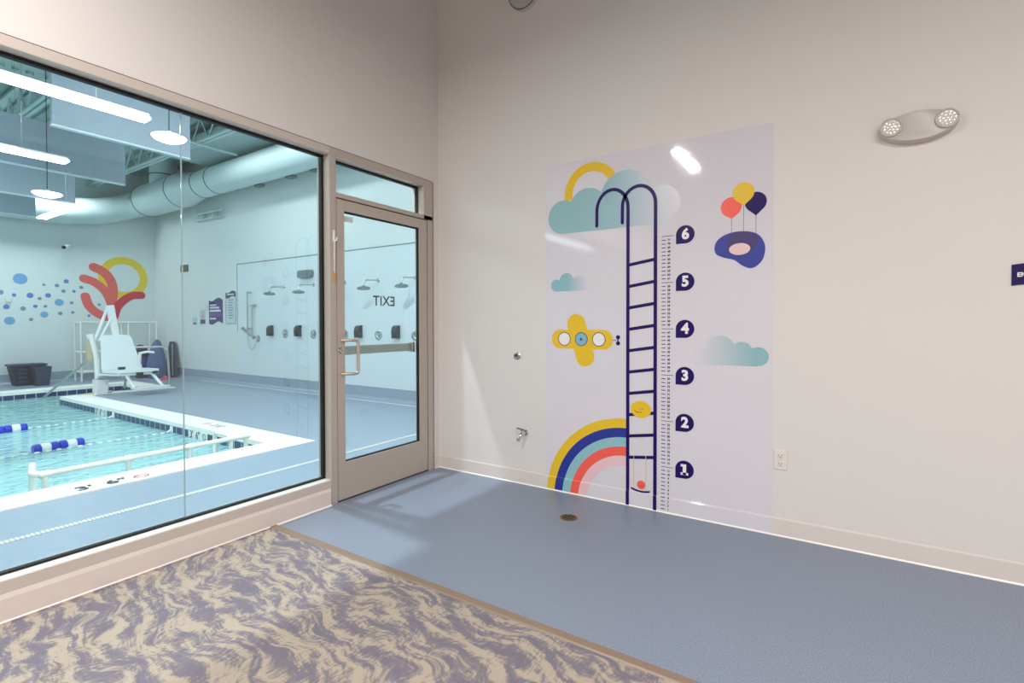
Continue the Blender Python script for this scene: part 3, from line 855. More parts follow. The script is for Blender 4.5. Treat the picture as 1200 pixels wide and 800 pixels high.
# white pipe rail at the near pool edge
pr = thing('pool_handrail', (-2.3, -1.3, -.3), 'low white pipe handrail along the near edge of the pool', 'handrail')
zr = .075
b = nb(); tube(b, [(-2.30, -2.045, zr)] + [(-2.30, -.44, zr)], .024, 14); obj('rail', b, M_pvc, pr, True)
b = nb(); tube(b, rounded([(-2.30, -2.045, zr), (-2.32, -2.12, zr + .01), (-2.60, -2.05, zr + .035), (-2.60, -2.05, -.6)], .05), .026, 14); obj('return', b, M_pvc, pr, True)
for y in (-2.045, -1.49, -.992, -.60, -.445):
    b = nb(); tube(b, [(-2.30, y, zr), (-2.30, y, -.6)], .022, 12); lathe(b, [(.030, -.035), (.030, .035)], (-2.30, y, zr), (0, 1, 0), 16); obj('post', b, M_pvc, pr, True)
b = nb(); tube(b, rounded([(-2.30, -.60, zr), (-2.36, -.60, zr + .03), (-2.62, -.60, zr + .03), (-2.62, -.60, -.6)], .04), .022, 12); obj('return', b, M_pvc, pr, True)

# pool lift
lf = thing('pool_lift', (-8.15, .2, 0), 'white pool lift chair standing at the pool corner', 'pool lift')
b = nb(); box(b, -8.26, -8.06, .08, .26, .0, .27, .012); obj('base', b, M_white, lf)
b = nb(); box(b, -8.24, -8.08, .10, .24, .27, .30, .008); obj('base_cap', b, mat('lift_grey', (170, 178, 182), .4), lf)
b = nb(); tube(b, [(-8.16, .14, .28), (-8.16, .125, .62), (-8.16, .03, 1.08)], .050, 14); obj('post', b, M_white, lf, True)
b = nb()
Mx = Matrix.Translation((-8.12, .31, 1.60)) @ Matrix.Rotation(math.radians(8.5), 4, 'X')
box(b, -.045, .045, -.055, .055, -.70, 0, .012, M=Mx); obj('mast', b, M_white, lf)
b = nb(); tube(b, [(-8.14, .28, 1.55), (-8.16, .10, .98)], .024, 12); obj('strut', b, M_white, lf, True)
b = nb(); tube(b, [(-8.08, .31, 1.36), (-8.10, .14, .96)], .020, 12); obj('strut', b, M_white, lf, True)
b = nb(); box(b, -8.21, -8.13, -.02, .06, .62, 1.0, .01); obj('battery_box', b, mat('lift_beige', (196, 180, 146), .5), lf)
# seat back: rounded trapezoid
def rrect(pts, r, n=5):
    out = []
    N = len(pts)
    for i in range(N):
        p0, p1, p2 = Vector((*pts[i - 1], 0)), Vector((*pts[i], 0)), Vector((*pts[(i + 1) % N], 0))
        for q in arcpts(p0, p1, p2, r, n): out.append((q.x, q.y))
    return out
b = nb(); prism(b, rrect([(.13, .42), (.76, .42), (.59, 1.065), (.15, 1.065)], .07), lambda a, z, d: (-8.00 + d - (z - .42) * .12, a, z), 0, .035)
for e in [e for e in b.edges]: pass
obj('backrest', b, M_seat, lf)
b = nb(); prism(b, rrect([(-7.96, .10), (-7.56, .22), (-7.50, .86), (-7.96, .80)], .08), lambda x, y, d: (x, y, .40 + d), 0, .045); obj('seat', b, M_seat, lf)
b = nb(); tube(b, [(-7.93, .12, .37), (-7.60, .25, .37), (-7.56, .84, .37)], .02, 10); tube(b, [(-7.98, .45, .36), (-7.6, .45, .36)], .02, 10); tube(b, [(-8.12, .14, .34), (-7.93, .12, .37)], .028, 10); obj('seat_frame', b, M_white, lf)
b = nb(); box(b, -7.90, -7.84, .34, .44, .40, .49, .008); box(b, -7.62, -7.52, .50, .60, .34, .40, .008); box(b, -7.6, -7.5, .74, .82, .36, .41, .006); obj('buckle', b, M_dark, lf)
b = nb(); tube(b, [(-7.96, .70, .50), (-7.93, .70, .72), (-7.75, .74, .75), (-7.62, .80, .74)], .022, 10); obj('armrest', b, M_white, lf, True)
b = nb(); tube(b, [(-7.62, .36, .36), (-7.48, .44, .14)], .022, 10); tube(b, [(-7.58, .74, .38), (-7.44, .87, .13)], .026, 10); obj('footrest_arm', b, M_white, lf)
b = nb(); box(b, -7.55, -7.35, .40, .96, .115, .14, .006); obj('footrest', b, M_seat, lf)
b = nb(); tube(b, [(-8.04, .30, .05), (-8.3, -.1, .0), (-8.45, -.12, -.2)], .02, 8); obj('brace', b, mat('lift_tan', (186, 170, 150), .4, .3), lf)

# stainless rails
b = nb(); tube(b, [(-8.20, .056, .679), (-9.6, -.209, -.08), (-9.74, -.235, -.156)], .021, 12); obj('steel_leg', b, M_steel, lf, True)

g2 = thing('deck_grab_rail', (-8.3, 1.33, 0), 'stainless hoop grab rail on the deck right of the pool lift', 'grab rail')
b = nb(); tube(b, rounded([(-8.9, .79, .0), (-8.7, .82, .80), (-8.3, 1.30, .81), (-8.28, 1.335, .0)], .12), .021, 12); obj('rail', b, M_steel, g2, True)
b = nb(); lathe(b, [(.05, 0), (.05, .01), (.02, .02)], (-8.28, 1.335, 0), (0, 0, 1), 20); obj('flange', b, M_steel, g2)

# pipe rack
rk = thing('equipment_rack', (-11.2, 1.45, 0), 'white pipe rack standing against the far wall behind the lift', 'rack')
def bar(p, q, r=.021):
    b_ = nb(); tube(b_, [p, q], r, 10); return b_
for x in (-11.40, -11.02):
    for y in (.74, 1.62, 2.20):
        obj('upright', bar((x, y, 0), (x, y, 1.32)), M_pvc, rk, True)
    for z in (1.30, .64, .20):
        obj('shelf_bar', bar((x, .74, z), (x, 2.20, z)), M_pvc, rk, True)
for y in (.74, 1.62, 2.20):
    for z in (1.30, .64, .20):
        obj('side_bar', bar((-11.40, y, z), (-11.02, y, z)), M_pvc, rk, True)

# bags and kickboards by the corner
def blob(bm, c, r, n=2, amp=.12, seed=1):
    t = bmesh.new(); bmesh.ops.create_icosphere(t, subdivisions=4, radius=1)
    rnd = random.Random(seed); ph = [rnd.uniform(0, 6) for _ in range(6)]
    for v in t.verts:
        d = v.co.normalized()
        k = 1 + amp * (math.sin(3 * d.x + ph[0]) * math.sin(4 * d.z + ph[1]) + .6 * math.sin(6 * d.y + ph[2]) * math.sin(5 * d.z + ph[3]))
        v.co = Vector((c[0] + d.x * r[0] * k, c[1] + d.y * r[1] * k, c[2] + (d.z * r[2]) * k))
        if v.co.z < 0.0: v.co.z = 0.0
    merge(bm, t)
bg = thing('swim_bag', (-10.95, 1.85, 0), 'dark swim gear bag on the deck in front of the rack', 'bag')
b = nb(); blob(b, (-10.80, 1.78, .60), (.12, .17, .16), seed=3); obj('bag_body', b, M_bagdark, bg, True)
b = nb(); blob(b, (-10.80, 1.82, .32), (.12, .15, .22), seed=4, amp=.06); obj('bag_base', b, M_bag, bg, True)
b = nb(); box(b, -10.92, -10.68, 1.70, 1.92, 0, .18, .02); obj('crate', b, M_crate, bg)
ms = thing('mesh_bag', (-10.42, 1.96, 0), 'tall blue mesh bag of swim gear leaning in the corner', 'bag')
b = nb()
for z, r in ((.0, .14), (.12, .19), (.35, .19), (.55, .16), (.72, .12), (.84, .07), (.9, .03)): pass
prof = [(0, .0), (.15, .0), (.19, .10), (.185, .35), (.16, .55), (.12, .72), (.07, .84), (.03, .90), (0, .90)]
lathe(b, prof, (-10.42, 1.96, 0), (0, 0, 1), 20)
for v in b.verts:
    v.co.x += .018 * math.sin(23 * v.co.z + 9 * v.co.y); v.co.y += .015 * math.sin(19 * v.co.z + 11 * v.co.x)
    v.co.y = min(v.co.y, 2.37)
obj('bag_body', b, mat('mesh_blue', (78, 98, 142), .7, bump=(60, .9, .01)), ms, True)
kb = thing('kickboard', (-10.1, 2.25, 0), 'dark kickboard leaning against the shower wall by the corner', 'kickboard')
b = nb(); prism(b, rrect([(-10.66, 0.0), (-10.12, 0.0), (-10.24, .42), (-10.42, .84), (-10.66, .84)], .05), lambda x, z, d: (x, 2.24 + z * .14 - d, z), 0, .035); obj('board', b, mat('kickboard_navy', (44, 58, 84), .6), kb)
b = nb(); prism(b, stroke([(-10.48, .78), (-10.24, .05)], .03)[0], lambda x, z, d: (x, 2.24 + z * .14 - d, z), .036, .039); obj('stripe', b, mat('kickboard_stripe', (190, 206, 170), .6), kb)
rs = thing('pool_sandal', (-9.8, 1.9, 0), 'pink sandal lying on the deck below the blue mesh bag', 'sandal')
b = nb(); prism(b, [(x * 1.0, y) for x, y in smoothpoly([(-9.86, 1.72), (-9.78, 1.75), (-9.74, 1.86), (-9.76, 1.98), (-9.84, 2.00), (-9.88, 1.88)])], lambda x, y, d: (x, y, d), 0, .03); obj('sole', b, mat('pink_foam', (226, 92, 120), .6), rs)
b = nb(); tube(b, rounded([(-9.875, 1.86, .02), (-9.85, 1.88, .09), (-9.76, 1.88, .09), (-9.742, 1.87, .02)], .03), .014, 8); obj('strap', b, mat('pink_strap', (236, 120, 140), .6), rs)

# crates
cr = thing('storage_crate', (-11.2, .0, 0), 'dark blue plastic crate stack on the deck by the far wall', 'crate')
def crate(bm, y0, y1, z0, z1, x0=-11.42, x1=-11.05, t=.07):
    A = [bm.verts.new(p) for p in ((x0 + t / 2, y0 + t, z0), (x1 - t / 2, y0 + t, z0), (x1 - t / 2, y1 - t, z0), (x0 + t / 2, y1 - t, z0))]
    B = [bm.verts.new(p) for p in ((x0, y0, z1), (x1, y0, z1), (x1, y1, z1), (x0, y1, z1))]
    C = [bm.verts.new(p) for p in ((x0 + .03, y0 + .03, z1), (x1 - .03, y0 + .03, z1), (x1 - .03, y1 - .03, z1), (x0 + .03, y1 - .03, z1))]
    D = [bm.verts.new(p) for p in ((x0 + .05, y0 + .08, z0 + .03), (x1 - .05, y0 + .08, z0 + .03), (x1 - .05, y1 - .08, z0 + .03), (x0 + .05, y1 - .08, z0 + .03))]
    bm.faces.new(A)
    for P, Q in ((A, B), (B, C), (C, D)):
        for i in range(4): bm.faces.new((P[i], P[(i + 1) % 4], Q[(i + 1) % 4], Q[i]))
    bm.faces.new(D)
b = nb(); crate(b, -.37, .16, .0, .43); obj('bin', b, M_cratedark, cr)
b = nb(); box(b, -11.44, -11.03, -.39, .18, .40, .44, .006); obj('rim', b, M_crate, cr)
b = nb()
for i in range(4): box(b, -11.055, -11.04, -.27, -.14, .06 + i * .085, .10 + i * .085)
obj('slats', b, M_crate, cr)
c2 = thing('storage_crate', (-10.95, .1, 0), 'open blue crate standing in front of the larger crate stack', 'crate')
b = nb(); crate(b, -.10, .17, .0, .39, -11.0, -10.72, .04); obj('bin', b, M_crate, c2)

# shower fittings -----------------------------------------------------
YW = PYN - .012
def shower(x, label, tilt):
    t = thing('overhead_shower', (x, YW, 1.96), label, 'shower', 'overhead showers along the wall')
    b = nb(); lathe(b, [(0, .01), (.03, .008), (.035, 0)], (x, YW, 1.97), (0, -1, 0), 16); obj('flange', b, M_chrome, t, True)
    b = nb(); tube(b, rounded([(x, YW, 1.97), (x, 2.10, 1.955), (x, 2.08, 1.86)], .04), .013, 10); obj('arm', b, M_steel, t, True)
    b = nb(); ax = Vector((.15, -tilt, -1)).normalized(); lathe(b, [(0, -.01), (.02, 0), (.035, .02), (.10, .035), (.105, .05), (0, .052)], (x, 2.08, 1.865), ax, 24); obj('head', b, mat('shower_grey', (128, 138, 142), .35, .6), t, True)
    return t
s1 = shower(-6.02, 'overhead shower head farthest from the door, right of the hand shower', .1)
dup(s1, (-5.12, YW, 1.96), 'second overhead shower head, just left of the window mullion')
dup(s1, (-4.25, YW, 1.96), 'shower head mostly hidden behind the window mullion')
dup(s1, (-3.41, YW, 1.96), 'shower head seen through the door glass, left one')
dup(s1, (-2.57, YW, 1.96), 'shower head seen through the door glass, right one')
def soap(x, label):
    t = thing('soap_dispenser', (x, YW, 1.03), label, 'soap dispenser', 'soap dispensers along the shower wall')
    b = nb(); prism(b, [(0, 0), (-.085, 0), (-.09, .12), (-.072, .18), (-.035, .205), (0, .208)], lambda a, z, d: (x - .055 + d, YW + a, 1.025 + z), 0, .11); obj('body', b, mat('dispenser_dark', (50, 54, 54), .25), t)
    b = nb(); box(b, x - .04, x + .04, YW - .098, YW - .08, 1.03, 1.075, .004); obj('push_bar', b, M_dark, t)
    return t
p1 = soap(-6.45, 'dark soap dispenser farthest from the door')
dup(p1, (-5.55, YW, 1.03), 'dark soap dispenser second from the hand shower')
dup(p1, (-3.86, YW, 1.03), 'dark soap dispenser seen at the left of the door glass')
dup(p1, (-2.97, YW, 1.03), 'dark soap dispenser seen at the right of the door glass')
def valve(x, label):
    t = thing('shower_valve', (x, YW, 1.07), label, 'shower valve', 'shower valves along the wall')
    b = nb(); lathe(b, [(.085, 0), (.085, .006), (.07, .012), (.03, .014), (.028, .05), (0, .052)], (x, YW, 1.07), (0, -1, 0), 28); obj('plate', b, M_chrome, t, True)
    b = nb(); tube(b, [(x, YW - .045, 1.07), (x + .05, YW - .05, 1.03)], .012, 8); obj('handle', b, M_steel, t, True)
    return t
v1 = valve(-6.0, 'round shower valve between the two far soap dispensers')
dup(v1, (-5.13, YW, 1.07), 'round shower valve just left of the window mullion')
dup(v1, (-4.25, YW, 1.07), 'round shower valve at the left edge of the door glass')
dup(v1, (-3.41, YW, 1.07), 'round shower valve in the middle of the door glass')
dup(v1, (-2.58, YW, 1.07), 'round shower valve at the right edge of the door glass')
hs = thing('hand_shower', (-7.2, YW, 1.1), 'hand shower on a slide bar with hose, left of the soap dispensers', 'hand shower')
b = nb(); tube(b, [(-7.2, YW - .07, 1.92), (-7.2, YW - .07, 1.12)], .014, 10); box(b, -7.225, -7.175, YW - .08, YW, 1.88, 1.92); box(b, -7.225, -7.175, YW - .08, YW, 1.14, 1.18); obj('slide_bar', b, M_steel, hs)
b = nb(); tube(b, [(-7.3, YW - .12, 1.17), (-7.14, YW - .10, 1.07), (-7.0, YW - .05, .98)], [.035, .022, .03], 12); obj('head', b, M_steel, hs, True)
b = nb(); tube(b, rounded([(-7.16, YW - .09, 1.06), (-7.13, YW - .08, .80), (-7.03, YW - .08, .73), (-6.94, YW - .06, .82), (-6.95, YW - .03, .96)], .05), .009, 8); obj('hose', b, M_steel, hs, True)
b = nb(); tube(b, [(-7.06, YW - .05, 1.64), (-7.06, YW - .05, 1.0)], .011, 8); box(b, -7.14, -6.98, YW - .06, YW, 1.628, 1.652); obj('supply_pipe', b, M_steel, hs)
b = nb(); lathe(b, [(.07, 0), (.07, .006), (.02, .03), (0, .03)], (-6.93, YW, .96), (0, -1, 0), 20); obj('valve_plate', b, M_chrome, hs, True)
ws = thing('wall_speaker', (-5.32, YW, 2.17), 'grey rounded wall speaker above the second shower head', 'speaker')
b = nb(); prism(b, rrect([(-5.53, 2.11), (-5.11, 2.11), (-5.11, 2.245), (-5.53, 2.245)], .05), lambda x, z, d: (x, YW - d, z), 0, .06); obj('grille', b, mat('speaker_grille', (112, 126, 130), .6, bump=(150, 1, .01)), ws)
es = thing('bronze_plaque', (-10.0, PYN, 2.57), 'small bronze plaque high on the shower wall', 'plaque')
b = nb(); box(b, -10.19, -9.84, PYN - .02, PYN + .004, 2.49, 2.65); pq = obj('plate', b, M_bronze, es)
b = nb(); box(b, -10.15, -9.88, PYN - .022, PYN - .02, 2.555, 2.585); obj('raised_strip', b, mat('bronze_light', (120, 112, 84), .4), es)

# notices: wavy topped sheets
def notice(name, x0, x1, z0, z1, m, label):
    t = thing(name, ((x0 + x1) / 2, PYN, z0), label, 'notice')
    N = 20; A = -.03 * (x1 - x0) / .5
    tp = [(x0 + (x1 - x0) * i / N, z1 + A * math.sin(.3 + 2 * PI * i / N)) for i in range(N + 1)]
    bt = [(x0 + (x1 - x0) * i / N, z0 + A * math.sin(.3 + 2 * PI * i / N)) for i in range(N, -1, -1)]
    b = nb(); prism(b, tp + bt, lambda x, z, d: (x, PYN - d, z), -.003, .006); obj('sheet', b, m, t)
    return t
def bars(t, name, rows, m, y=.0065):
    b = nb()
    for x0, x1, z0, z1 in rows: box(b, x0, x1, PYN - y - .001, PYN - .0055, z0, z1)
    obj(name, b, m, t)
t = notice('safety_notice', -8.90, -8.32, 1.28, 1.80, M_purple, 'purple notice with bold white text beside the shower panel')
bars(t, 'text_lines', [(-8.86, -8.58, 1.66, 1.695), (-8.86, -8.46, 1.60, 1.64), (-8.86, -8.40, 1.53, 1.575), (-8.86, -8.60, 1.36, 1.395)], M_signtext)
bars(t, 'colour_panel', [(-8.88, -8.34, 1.42, 1.51)], mat('sign_violet', (92, 78, 142), .4), .0062)
t = notice('pool_rules_notice', -8.20, -7.77, 1.26, 1.95, mat('notice_sheet', (196, 212, 218), .4), 'tall white rules notice with dark wavy header right of the purple one')
N = 12
b = nb(); prism(b, [(-8.19 + .41 * i / N, 1.945 - .025 * math.sin(.3 + 2 * PI * i / N)) for i in range(N + 1)] + [(-8.19 + .41 * i / N, 1.83 - .025 * math.sin(.3 + 2 * PI * i / N)) for i in range(N, -1, -1)], lambda x, z, d: (x, PYN - d, z), .0055, .0075); obj('header', b, mat('notice_header', (58, 66, 90), .4), t)
bars(t, 'text_lines', [(-8.08 + .02 * (i % 2), -7.88 - .02 * (i % 3), 1.76 - i * .055, 1.785 - i * .055) for i in range(8)], mat('notice_text', (142, 158, 172), .5))
bars(t, 'border', [(-8.195, -8.185, 1.29, 1.83), (-7.785, -7.775, 1.29, 1.83), (-8.19, -7.78, 1.262, 1.274)], mat('notice_border', (104, 116, 130), .5))
bars(t, 'header_text', [(-8.12, -7.85, 1.88, 1.905)], M_signtext, .0085)
t = notice('warning_notice', -9.30, -9.06, 1.25, 1.58, mat('notice_sheet_b', (190, 204, 210), .4), 'small pale notice with red marks left of the purple notice')
bars(t, 'red_marks', [(-9.26, -9.10, 1.42, 1.435), (-9.22, -9.13, 1.38, 1.40), (-9.24, -9.11, 1.46, 1.47)], mat('notice_red', (190, 110, 120), .5))
bars(t, 'dark_band', [(-9.29, -9.07, 1.265, 1.36)], mat('notice_dark', (72, 80, 96), .5))
bars(t, 'text_lines', [(-9.25, -9.12, 1.50, 1.51), (-9.25, -9.12, 1.53, 1.54)], MATS['notice_text'])
t = notice('arrow_notice', -9.66, -9.45, 1.24, 1.42, MATS['notice_sheet_b'], 'smallest pale notice, leftmost of the four on the shower wall')
bars(t, 'dark_band', [(-9.62, -9.48, 1.255, 1.29)], MATS['notice_dark'])

# security camera on far wall
sm = thing('security_camera', (PX, .6, 2.95), 'small white security camera high on the far wall', 'security camera')
b = nb(); tube(b, [(PX, .68, 3.03), (PX + .12, .66, 3.0)], .02, 8); lathe(b, [(.05, 0), (.05, .012), (0, .014)], (PX, .68, 3.03), (1, 0, 0), 16); obj('mount', b, M_white, sm)
b = nb(); tube(b, [(PX + .10, .68, 3.0), (PX + .26, .56, 2.95)], .042, 12); obj('body', b, M_white, sm, True)
b = nb(); tube(b, [(PX + .26, .56, 2.95), (PX + .275, .548, 2.946)], .038, 12); obj('lens', b, M_black, sm)

# far-wall mural ------------------------------------------------------
cm = thing('wall_mural', (PX, 1.5, 1.2), 'coral fingers, yellow ring and blue bubbles painted on the far pool wall', 'wall mural')
def fdecal(name, polys, m, k):
    bm = nb()
    for poly in polys: bm.faces.new([bm.verts.new((PX + .002 + k * .0015, a, c)) for a, c in poly])
    bmesh.ops.triangulate(bm, faces=list(bm.faces))
    return obj(name, bm, m, cm)
def spline(pts, n=8):
    out = []
    P = [pts[0]] + pts + [pts[-1]]
    for i in range(1, len(P) - 2):
        p0, p1, p2, p3 = [Vector((*P[i + k], 0)) for k in (-1, 0, 1, 2)]
        for j in range(n):
            t = j / n
            q = .5 * ((2 * p1) + (-p0 + p2) * t + (2 * p0 - 5 * p1 + 4 * p2 - p3) * t * t + (-p0 + 3 * p1 - 3 * p2 + p3) * t ** 3)
            out.append((q.x, q.y))
    out.append(tuple(pts[-1]))
    return out
fdecal('yellow_ring', band(1.742, 2.375, .505, .335, 0, 2 * PI, 56), mat('mural_yellow', (236, 204, 40), .5), 0)
M_cor = mat('mural_coral', (232, 100, 92), .5)
fdecal('coral_finger', stroke(spline([(1.161, 2.585), (1.342, 2.49), (1.475, 2.309), (1.525, 2.06), (1.50, 1.75), (1.50, 1.50)]), .195), M_cor, 1)
fdecal('coral_finger', stroke(spline([(.975, 2.31), (1.169, 2.235), (1.361, 2.05), (1.47, 1.80), (1.50, 1.60)]), .18), M_cor, 2)
fdecal('coral_finger', stroke(spline([(.995, 1.90), (1.055, 1.70), (1.18, 1.545), (1.36, 1.44), (1.50, 1.42)]), .18), M_cor, 3)
fdecal('coral_finger', stroke(spline([(2.10, 1.975), (1.91, 1.955), (1.73, 1.83), (1.60, 1.66), (1.54, 1.45)]), .18), mat('mural_red', (208, 46, 62), .5), 4)
fdecal('coral_stem', [[(1.42, 1.62), (1.58, 1.62), (1.53, 1.25), (1.45, 1.25)]], M_cor, 5)
bub = [(-.097, 2.223, .115), (-.40, 1.924, .05), (-.195, 1.875, .036), (.28, 2.12, .028), (.054, 1.878, .056), (.208, 1.816, .034), (.347, 1.892, .05), (.498, 2.117, .04), (.66, 2.221, .046), (.609, 1.998, .04), (.793, 2.005, .032), (.925, 2.1, .038), (.533, 1.744, .078), (.749, 1.743, .034), (.765, 1.527, .032), (.548, 1.5, .04), (-.314, 1.622, .05), (-.06, 1.594, .045), (.135, 1.648, .036), (.3, 1.652, .032), (.279, 1.471, .068), (.064, 1.363, .036), (-.27, 1.335, .085), (1.255, 1.718, .03), (1.058, 1.458, .028)]
bm_ = [mat('bubble_light', (112, 166, 212), .5), mat('bubble_mid', (84, 134, 196), .5), mat('bubble_slate', (118, 144, 174), .5)]
for i, (a, c, r) in enumerate(bub):
    fdecal('bubble', [circ(a, c, r, n=24)], bm_[0] if r > .065 else bm_[1 + i % 2], 0)
sw = thing('wall_switch', (PX, -.282, 1.78), 'small white thermostat on the far wall among the bubbles', 'wall control')
b = nb(); box(b, PX, PX + .03, -.33, -.24, 1.72, 1.83, .004); obj('case', b, mat('switch_white', (226, 224, 214), .4), sw)

# ceiling things ------------------------------------------------------
def baffle(x, y0, y1, label):
    t = thing('acoustic_baffle', (x, (y0 + y1) / 2, 3.2), label, 'ceiling baffle', 'acoustic baffles hanging over the pool')
    b = nb(); box(b, x - .03, x + .03, y0, y1, 3.212, 3.80, .004); obj('felt_panel', b, M_baffle, t)
    b = nb(); box(b, x - .032, x + .032, y0, y1, 3.197, 3.212); obj('bottom_trim', b, M_baftrim, t)
    for y in (y0 + .15, y1 - .15):
        b = nb(); tube(b, [(x, y, 3.80), (x, y, PZ - .04)], .003, 6); obj('hanger_wire', b, M_steel, t)
    return t
baffle(-3.52, -1.66, -.415, 'grey acoustic baffle nearest to the window glass')
baffle(-5.46, -1.64, -.376, 'grey acoustic baffle, second from the window')
baffle(-7.40, -1.64, -.371, 'grey acoustic baffle, third from the window')
baffle(-9.32, -1.64, -.39, 'grey acoustic baffle farthest from the window')
def linlamp(x, y, z, w, L_, along, label):
    t = thing('linear_light', (x, y, z), label, 'linear light', 'white linear lamps over the pool')
    if along == 'y': bx = (x - w / 2, x + w / 2, y - L_, y)
    else: bx = (x - L_ / 2, x + L_ / 2, y - w / 2, y + w / 2)
    b = nb(); box(b, *bx, z, z + .022, .006); obj('diffuser', b, M_lamp, t)
    b = nb(); box(b, bx[0] + .01, bx[1] - .01, bx[2] + .01, bx[3] - .01, z + .022, z + .05, .004); obj('housing', b, M_white, t)
    b = nb()
    for q in (.15, .85):
        cx = bx[0] + (bx[1] - bx[0]) * (q if along == 'x' else .5); cy = bx[2] + (bx[3] - bx[2]) * (q if along == 'y' else .5)
        tube(b, [(cx, cy, z + .05), (cx, cy, PZ - .04)], .003, 6)
    obj('hanger_wire', b, M_steel, t)
linlamp(-2.06, -1.40, 3.0, .13, 2.4, 'y', 'bright linear lamp nearest the window, upper left')
linlamp(-4.08, -1.385, 3.0, .16, 2.4, 'y', 'bright linear lamp below and left of the nearest one')
linlamp(-7.45, -.60, 3.0, .13, 1.35, 'x', 'short bright linear lamp hanging crosswise at the far side')
linlamp(-2.02, -5.2, 3.0, .20, 2.4, 'y', 'added linear lamp out of view over the near pool edge')  # this and the next two: unseen lamps added to light the room
linlamp(-6.1, -4.2, 3.0, .22, 2.4, 'y', 'added linear lamp out of view over the pool middle')
linlamp(-1.3, 1.45, 4.1, .20, 1.3, 'x', 'added linear lamp out of view by the shower wall')
def pendant(x, y, z, r, label):
    t = thing('pendant_light', (x, y, z), label, 'pendant light', 'round pendant lamps over the pool')
    b = nb(); lathe(b, [(0, -.045), (r * .5, -.038), (r * .85, -.02), (r, 0), (r * .97, .004)], (x, y, z), (0, 0, 1), 36); obj('diffuser', b, M_lamp2, t, True)
    b = nb(); lathe(b, [(r * .98, .004), (r * .7, .016), (r * .25, .024), (.02, .03), (.018, .05), (0, .05)], (x, y, z), (0, 0, 1), 36); obj('shade', b, M_white, t, True)
    b = nb(); tube(b, [(x, y, z + .05), (x + .004, y, z + .3), (x - .004, y + .003, z + .6), (x, y, PZ - .04)], .004, 6); obj('cable', b, M_slot, t)
pendant(-1.985, -1.27, 2.89, .130, 'glowing round pendant lamp nearest to the glass joint')
pendant(-5.37, -1.225, 2.89, .145, 'glowing round pendant lamp at the left, farther away')
# duct
du = thing('air_duct', (-6, 1.92, 4.15), 'large round white air duct running above the shower wall', 'air duct')
yc, zc = 1.93, 4.15
b = nb(); tube(b, [(-.2, yc, zc), (-8.1, yc, zc)], .27, 40); obj('duct_run', b, M_duct, du, True)
b = nb(); tube(b, [(-8.1, yc, zc), (-8.35, yc, zc), (-8.9, yc, zc - .0), (-10.7, yc, zc - .0), (-10.85, yc, zc), (-10.95, yc, zc)], [.27, .27, .36, .36, .29, .29], 40); obj('duct_section', b, M_duct, du, True)
b = nb(); tube(b, [(-10.95, yc, zc), (-11.08, yc - .05, zc - .03), (-11.2, yc - .2, zc - .09), (-11.26, yc - .45, zc - .2), (-11.27, yc - .8, zc - .32), (-11.27, .5, zc - .42), (-11.27, -6.0, zc - .42)], .29, 40); obj('duct_elbow_run', b, M_duct, du, True)
b = nb(); tube(b, [(-9.9, yc, zc), (-9.9, yc, PZ - .02)], .27, 32); obj('duct_riser', b, M_duct, du, True)
for x, r in ((-7.55, .276), (-8.12, .276), (-9.05, .366), (-10.66, .366), (-10.92, .30)):
    b = nb(); lathe(b, [(r - .01, -.012), (r, -.012), (r, .012), (r - .01, .012)], (x, yc, zc), (1, 0, 0), 40); obj('seam_band', b, M_seam, du)
b = nb(); lathe(b, [(.27, -.012), (.278, -.012), (.278, .012), (.27, .012)], (-9.9, yc, zc + .45), (0, 0, 1), 32); obj('seam_band', b, M_seam, du)
for x in (-6.3, -5.3, -4.6):
    b = nb(); box(b, x - .09, x + .09, yc + .08, yc + .2, zc - .285, zc - .24, .004); obj('air_nozzle', b, M_seam, du)
sv = thing('sprinkler_pipe', (-8.6, 2.2, 3.6), 'pair of thin pipes below the duct at the shower wall', 'pipe')
b = nb(); tube(b, [(-9.4, 2.3, 3.72), (-8.1, 2.3, 3.70)], .025, 8); tube(b, [(-9.4, 2.34, 3.60), (-8.2, 2.34, 3.58)], .025, 8); box(b, -9.0, -8.97, 2.28, PYN, 3.57, 3.75); box(b, -8.5, -8.47, 2.28, PYN, 3.57, 3.75); obj('pipe', b, M_joist, sv)
# joists
def joist(y, label, z0=4.42, z1=4.86):
    t = thing('bar_joist', (PX, y, z0), label, 'roof joist', 'steel bar joists below the pool ceiling')
    b = nb(); box(b, PX, -.2, y - .06, y - .015, z0, z0 + .035); box(b, PX, -.2, y + .015, y + .06, z0, z0 + .035); obj('bottom_chord', b, M_joist, t)
    b = nb(); box(b, PX, -.2, y - .06, y + .06, z1, z1 + .05); obj('top_chord', b, M_joist, t)
    b = nb(); n = 20; dx = (PX + .2) / n; pts = []
    for i in range(n):
        tube(b, [(-.2 + dx * i, y, z1), (-.2 + dx * (i + .5), y, z0 + .02)], .014, 6); tube(b, [(-.2 + dx * (i + .5), y, z0 + .02), (-.2 + dx * (i + 1), y, z1)], .014, 6)
    obj('web', b, M_joist, t)
for y, nm in ((1.10, 'beside the duct'), (-.95, 'over the pool edge'), (-3.0, 'over the pool middle, at the upper left')):
    joist(y, 'open web steel joist ' + nm)
gd = thing('roof_girder', (-5.5, -2.8, 4.35), 'slotted steel girder crossing below the ceiling at the upper left', 'girder')
b = nb()
box(b, -5.56, -5.50, -5.2, -.5, 4.30, 4.36); box(b, -5.56, -5.50, -5.2, -.5, 4.41, 4.50)
y = -5.2
while y < -.5:
    box(b, -5.56, -5.50, y, y + .05, 4.36, 4.41); y += .13
obj('beam', b, M_joist, gd)
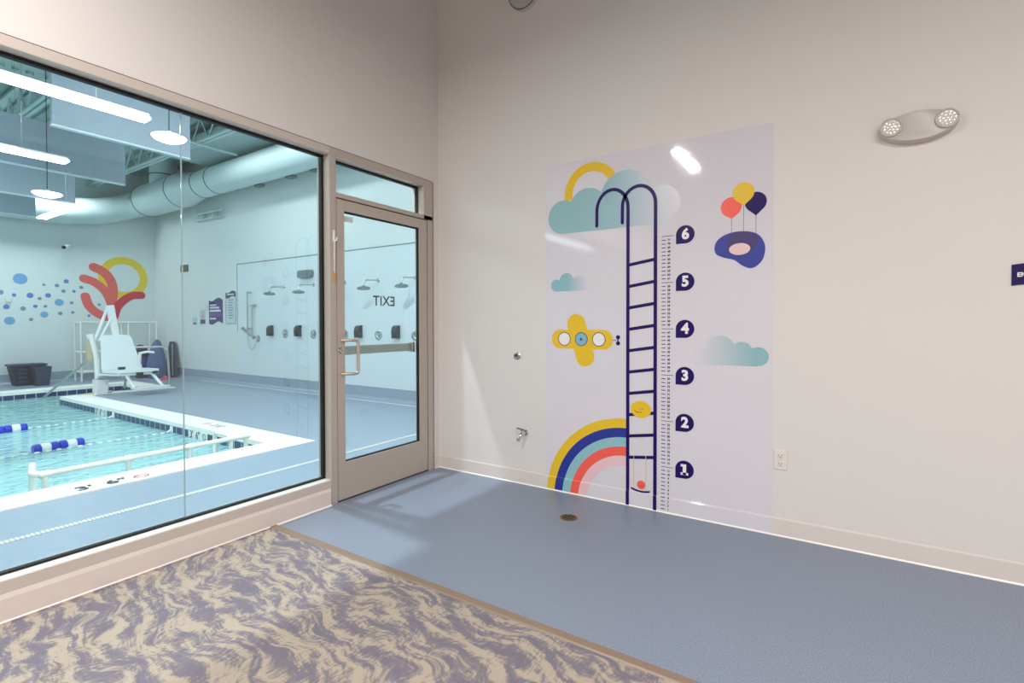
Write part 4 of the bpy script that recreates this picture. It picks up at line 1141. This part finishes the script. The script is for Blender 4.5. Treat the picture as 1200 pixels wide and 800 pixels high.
cd = thing('ceiling_conduit', (-6.4, .9, 4.4), 'thin conduit pipe crossing below the ceiling towards the duct', 'conduit')
b = nb(); tube(b, [(-6.38, -.4, 4.38), (-6.42, 1.72, 4.38)], .022, 8); obj('pipe', b, M_joist, cd)
# pale soffit above the shower side that the duct hangs under
b = nb(); box(b, -8.0, -.13, 1.12, PYN, 4.50, 4.60); tag(obj('ceiling', b, mat('soffit_paint', (176, 192, 192), .8)), 'flat soffit between the last joist and the shower wall', 'soffit', kind='structure')

# ------------------------------------------------------------------ lights
def area(name, loc, size, power, color, rot=(0, 0, 0), shape='RECTANGLE'):
    l = bpy.data.lights.new(name, 'AREA'); l.shape = shape; l.size, l.size_y = size; l.energy = power; l.color = color
    o = bpy.data.objects.new(name, l); COL.objects.link(o); o.location = loc; o.rotation_euler = rot
    return o
warm = (1.0, .945, .90)
area('room_lamp', (1.17, -3.75, 3.47), (.045, 1.0), 84, warm)
area('room_lamp', (4.3, -3.6, 3.5), (1.2, .3), 115, warm)
area('room_lamp', (6.4, -4.4, 3.5), (1.2, .3), 70, warm)
area('room_lamp', (3.4, -6.6, 3.5), (1.2, .3), 90, warm)
cool = (.93, .97, 1.0)
area('pool_area_light', (-.95, -1.07, 4.2), (.1, .1), 170, cool)
area('pool_area_light', (-5.0, 1.0, 4.35), (3.0, .3), 52, cool)  # added fill light over the shower side, no fixture
area('pool_area_light', (-6.3, -3.0, 4.2), (3.0, .6), 150, cool)  # added fill light over the pool middle, no fixture
area('pool_area_light', (-10.6, -.5, 4.2), (.4, 2.5), 80, cool)  # added fill light brightening the far wall, no fixture

w = bpy.data.worlds.new('world'); sc.world = w; w.use_nodes = True
w.node_tree.nodes['Background'].inputs[0].default_value = (.8, .85, .9, 1); w.node_tree.nodes['Background'].inputs[1].default_value = .05
sc.view_settings.view_transform = 'Standard'; sc.view_settings.look = 'None'; sc.view_settings.gamma = 1
sc.view_settings.use_curve_mapping = False
sc.view_settings.exposure = 0.0
sc.cycles.max_bounces = 12; sc.cycles.transparent_max_bounces = 16
sc.cycles.sample_clamp_indirect = 6
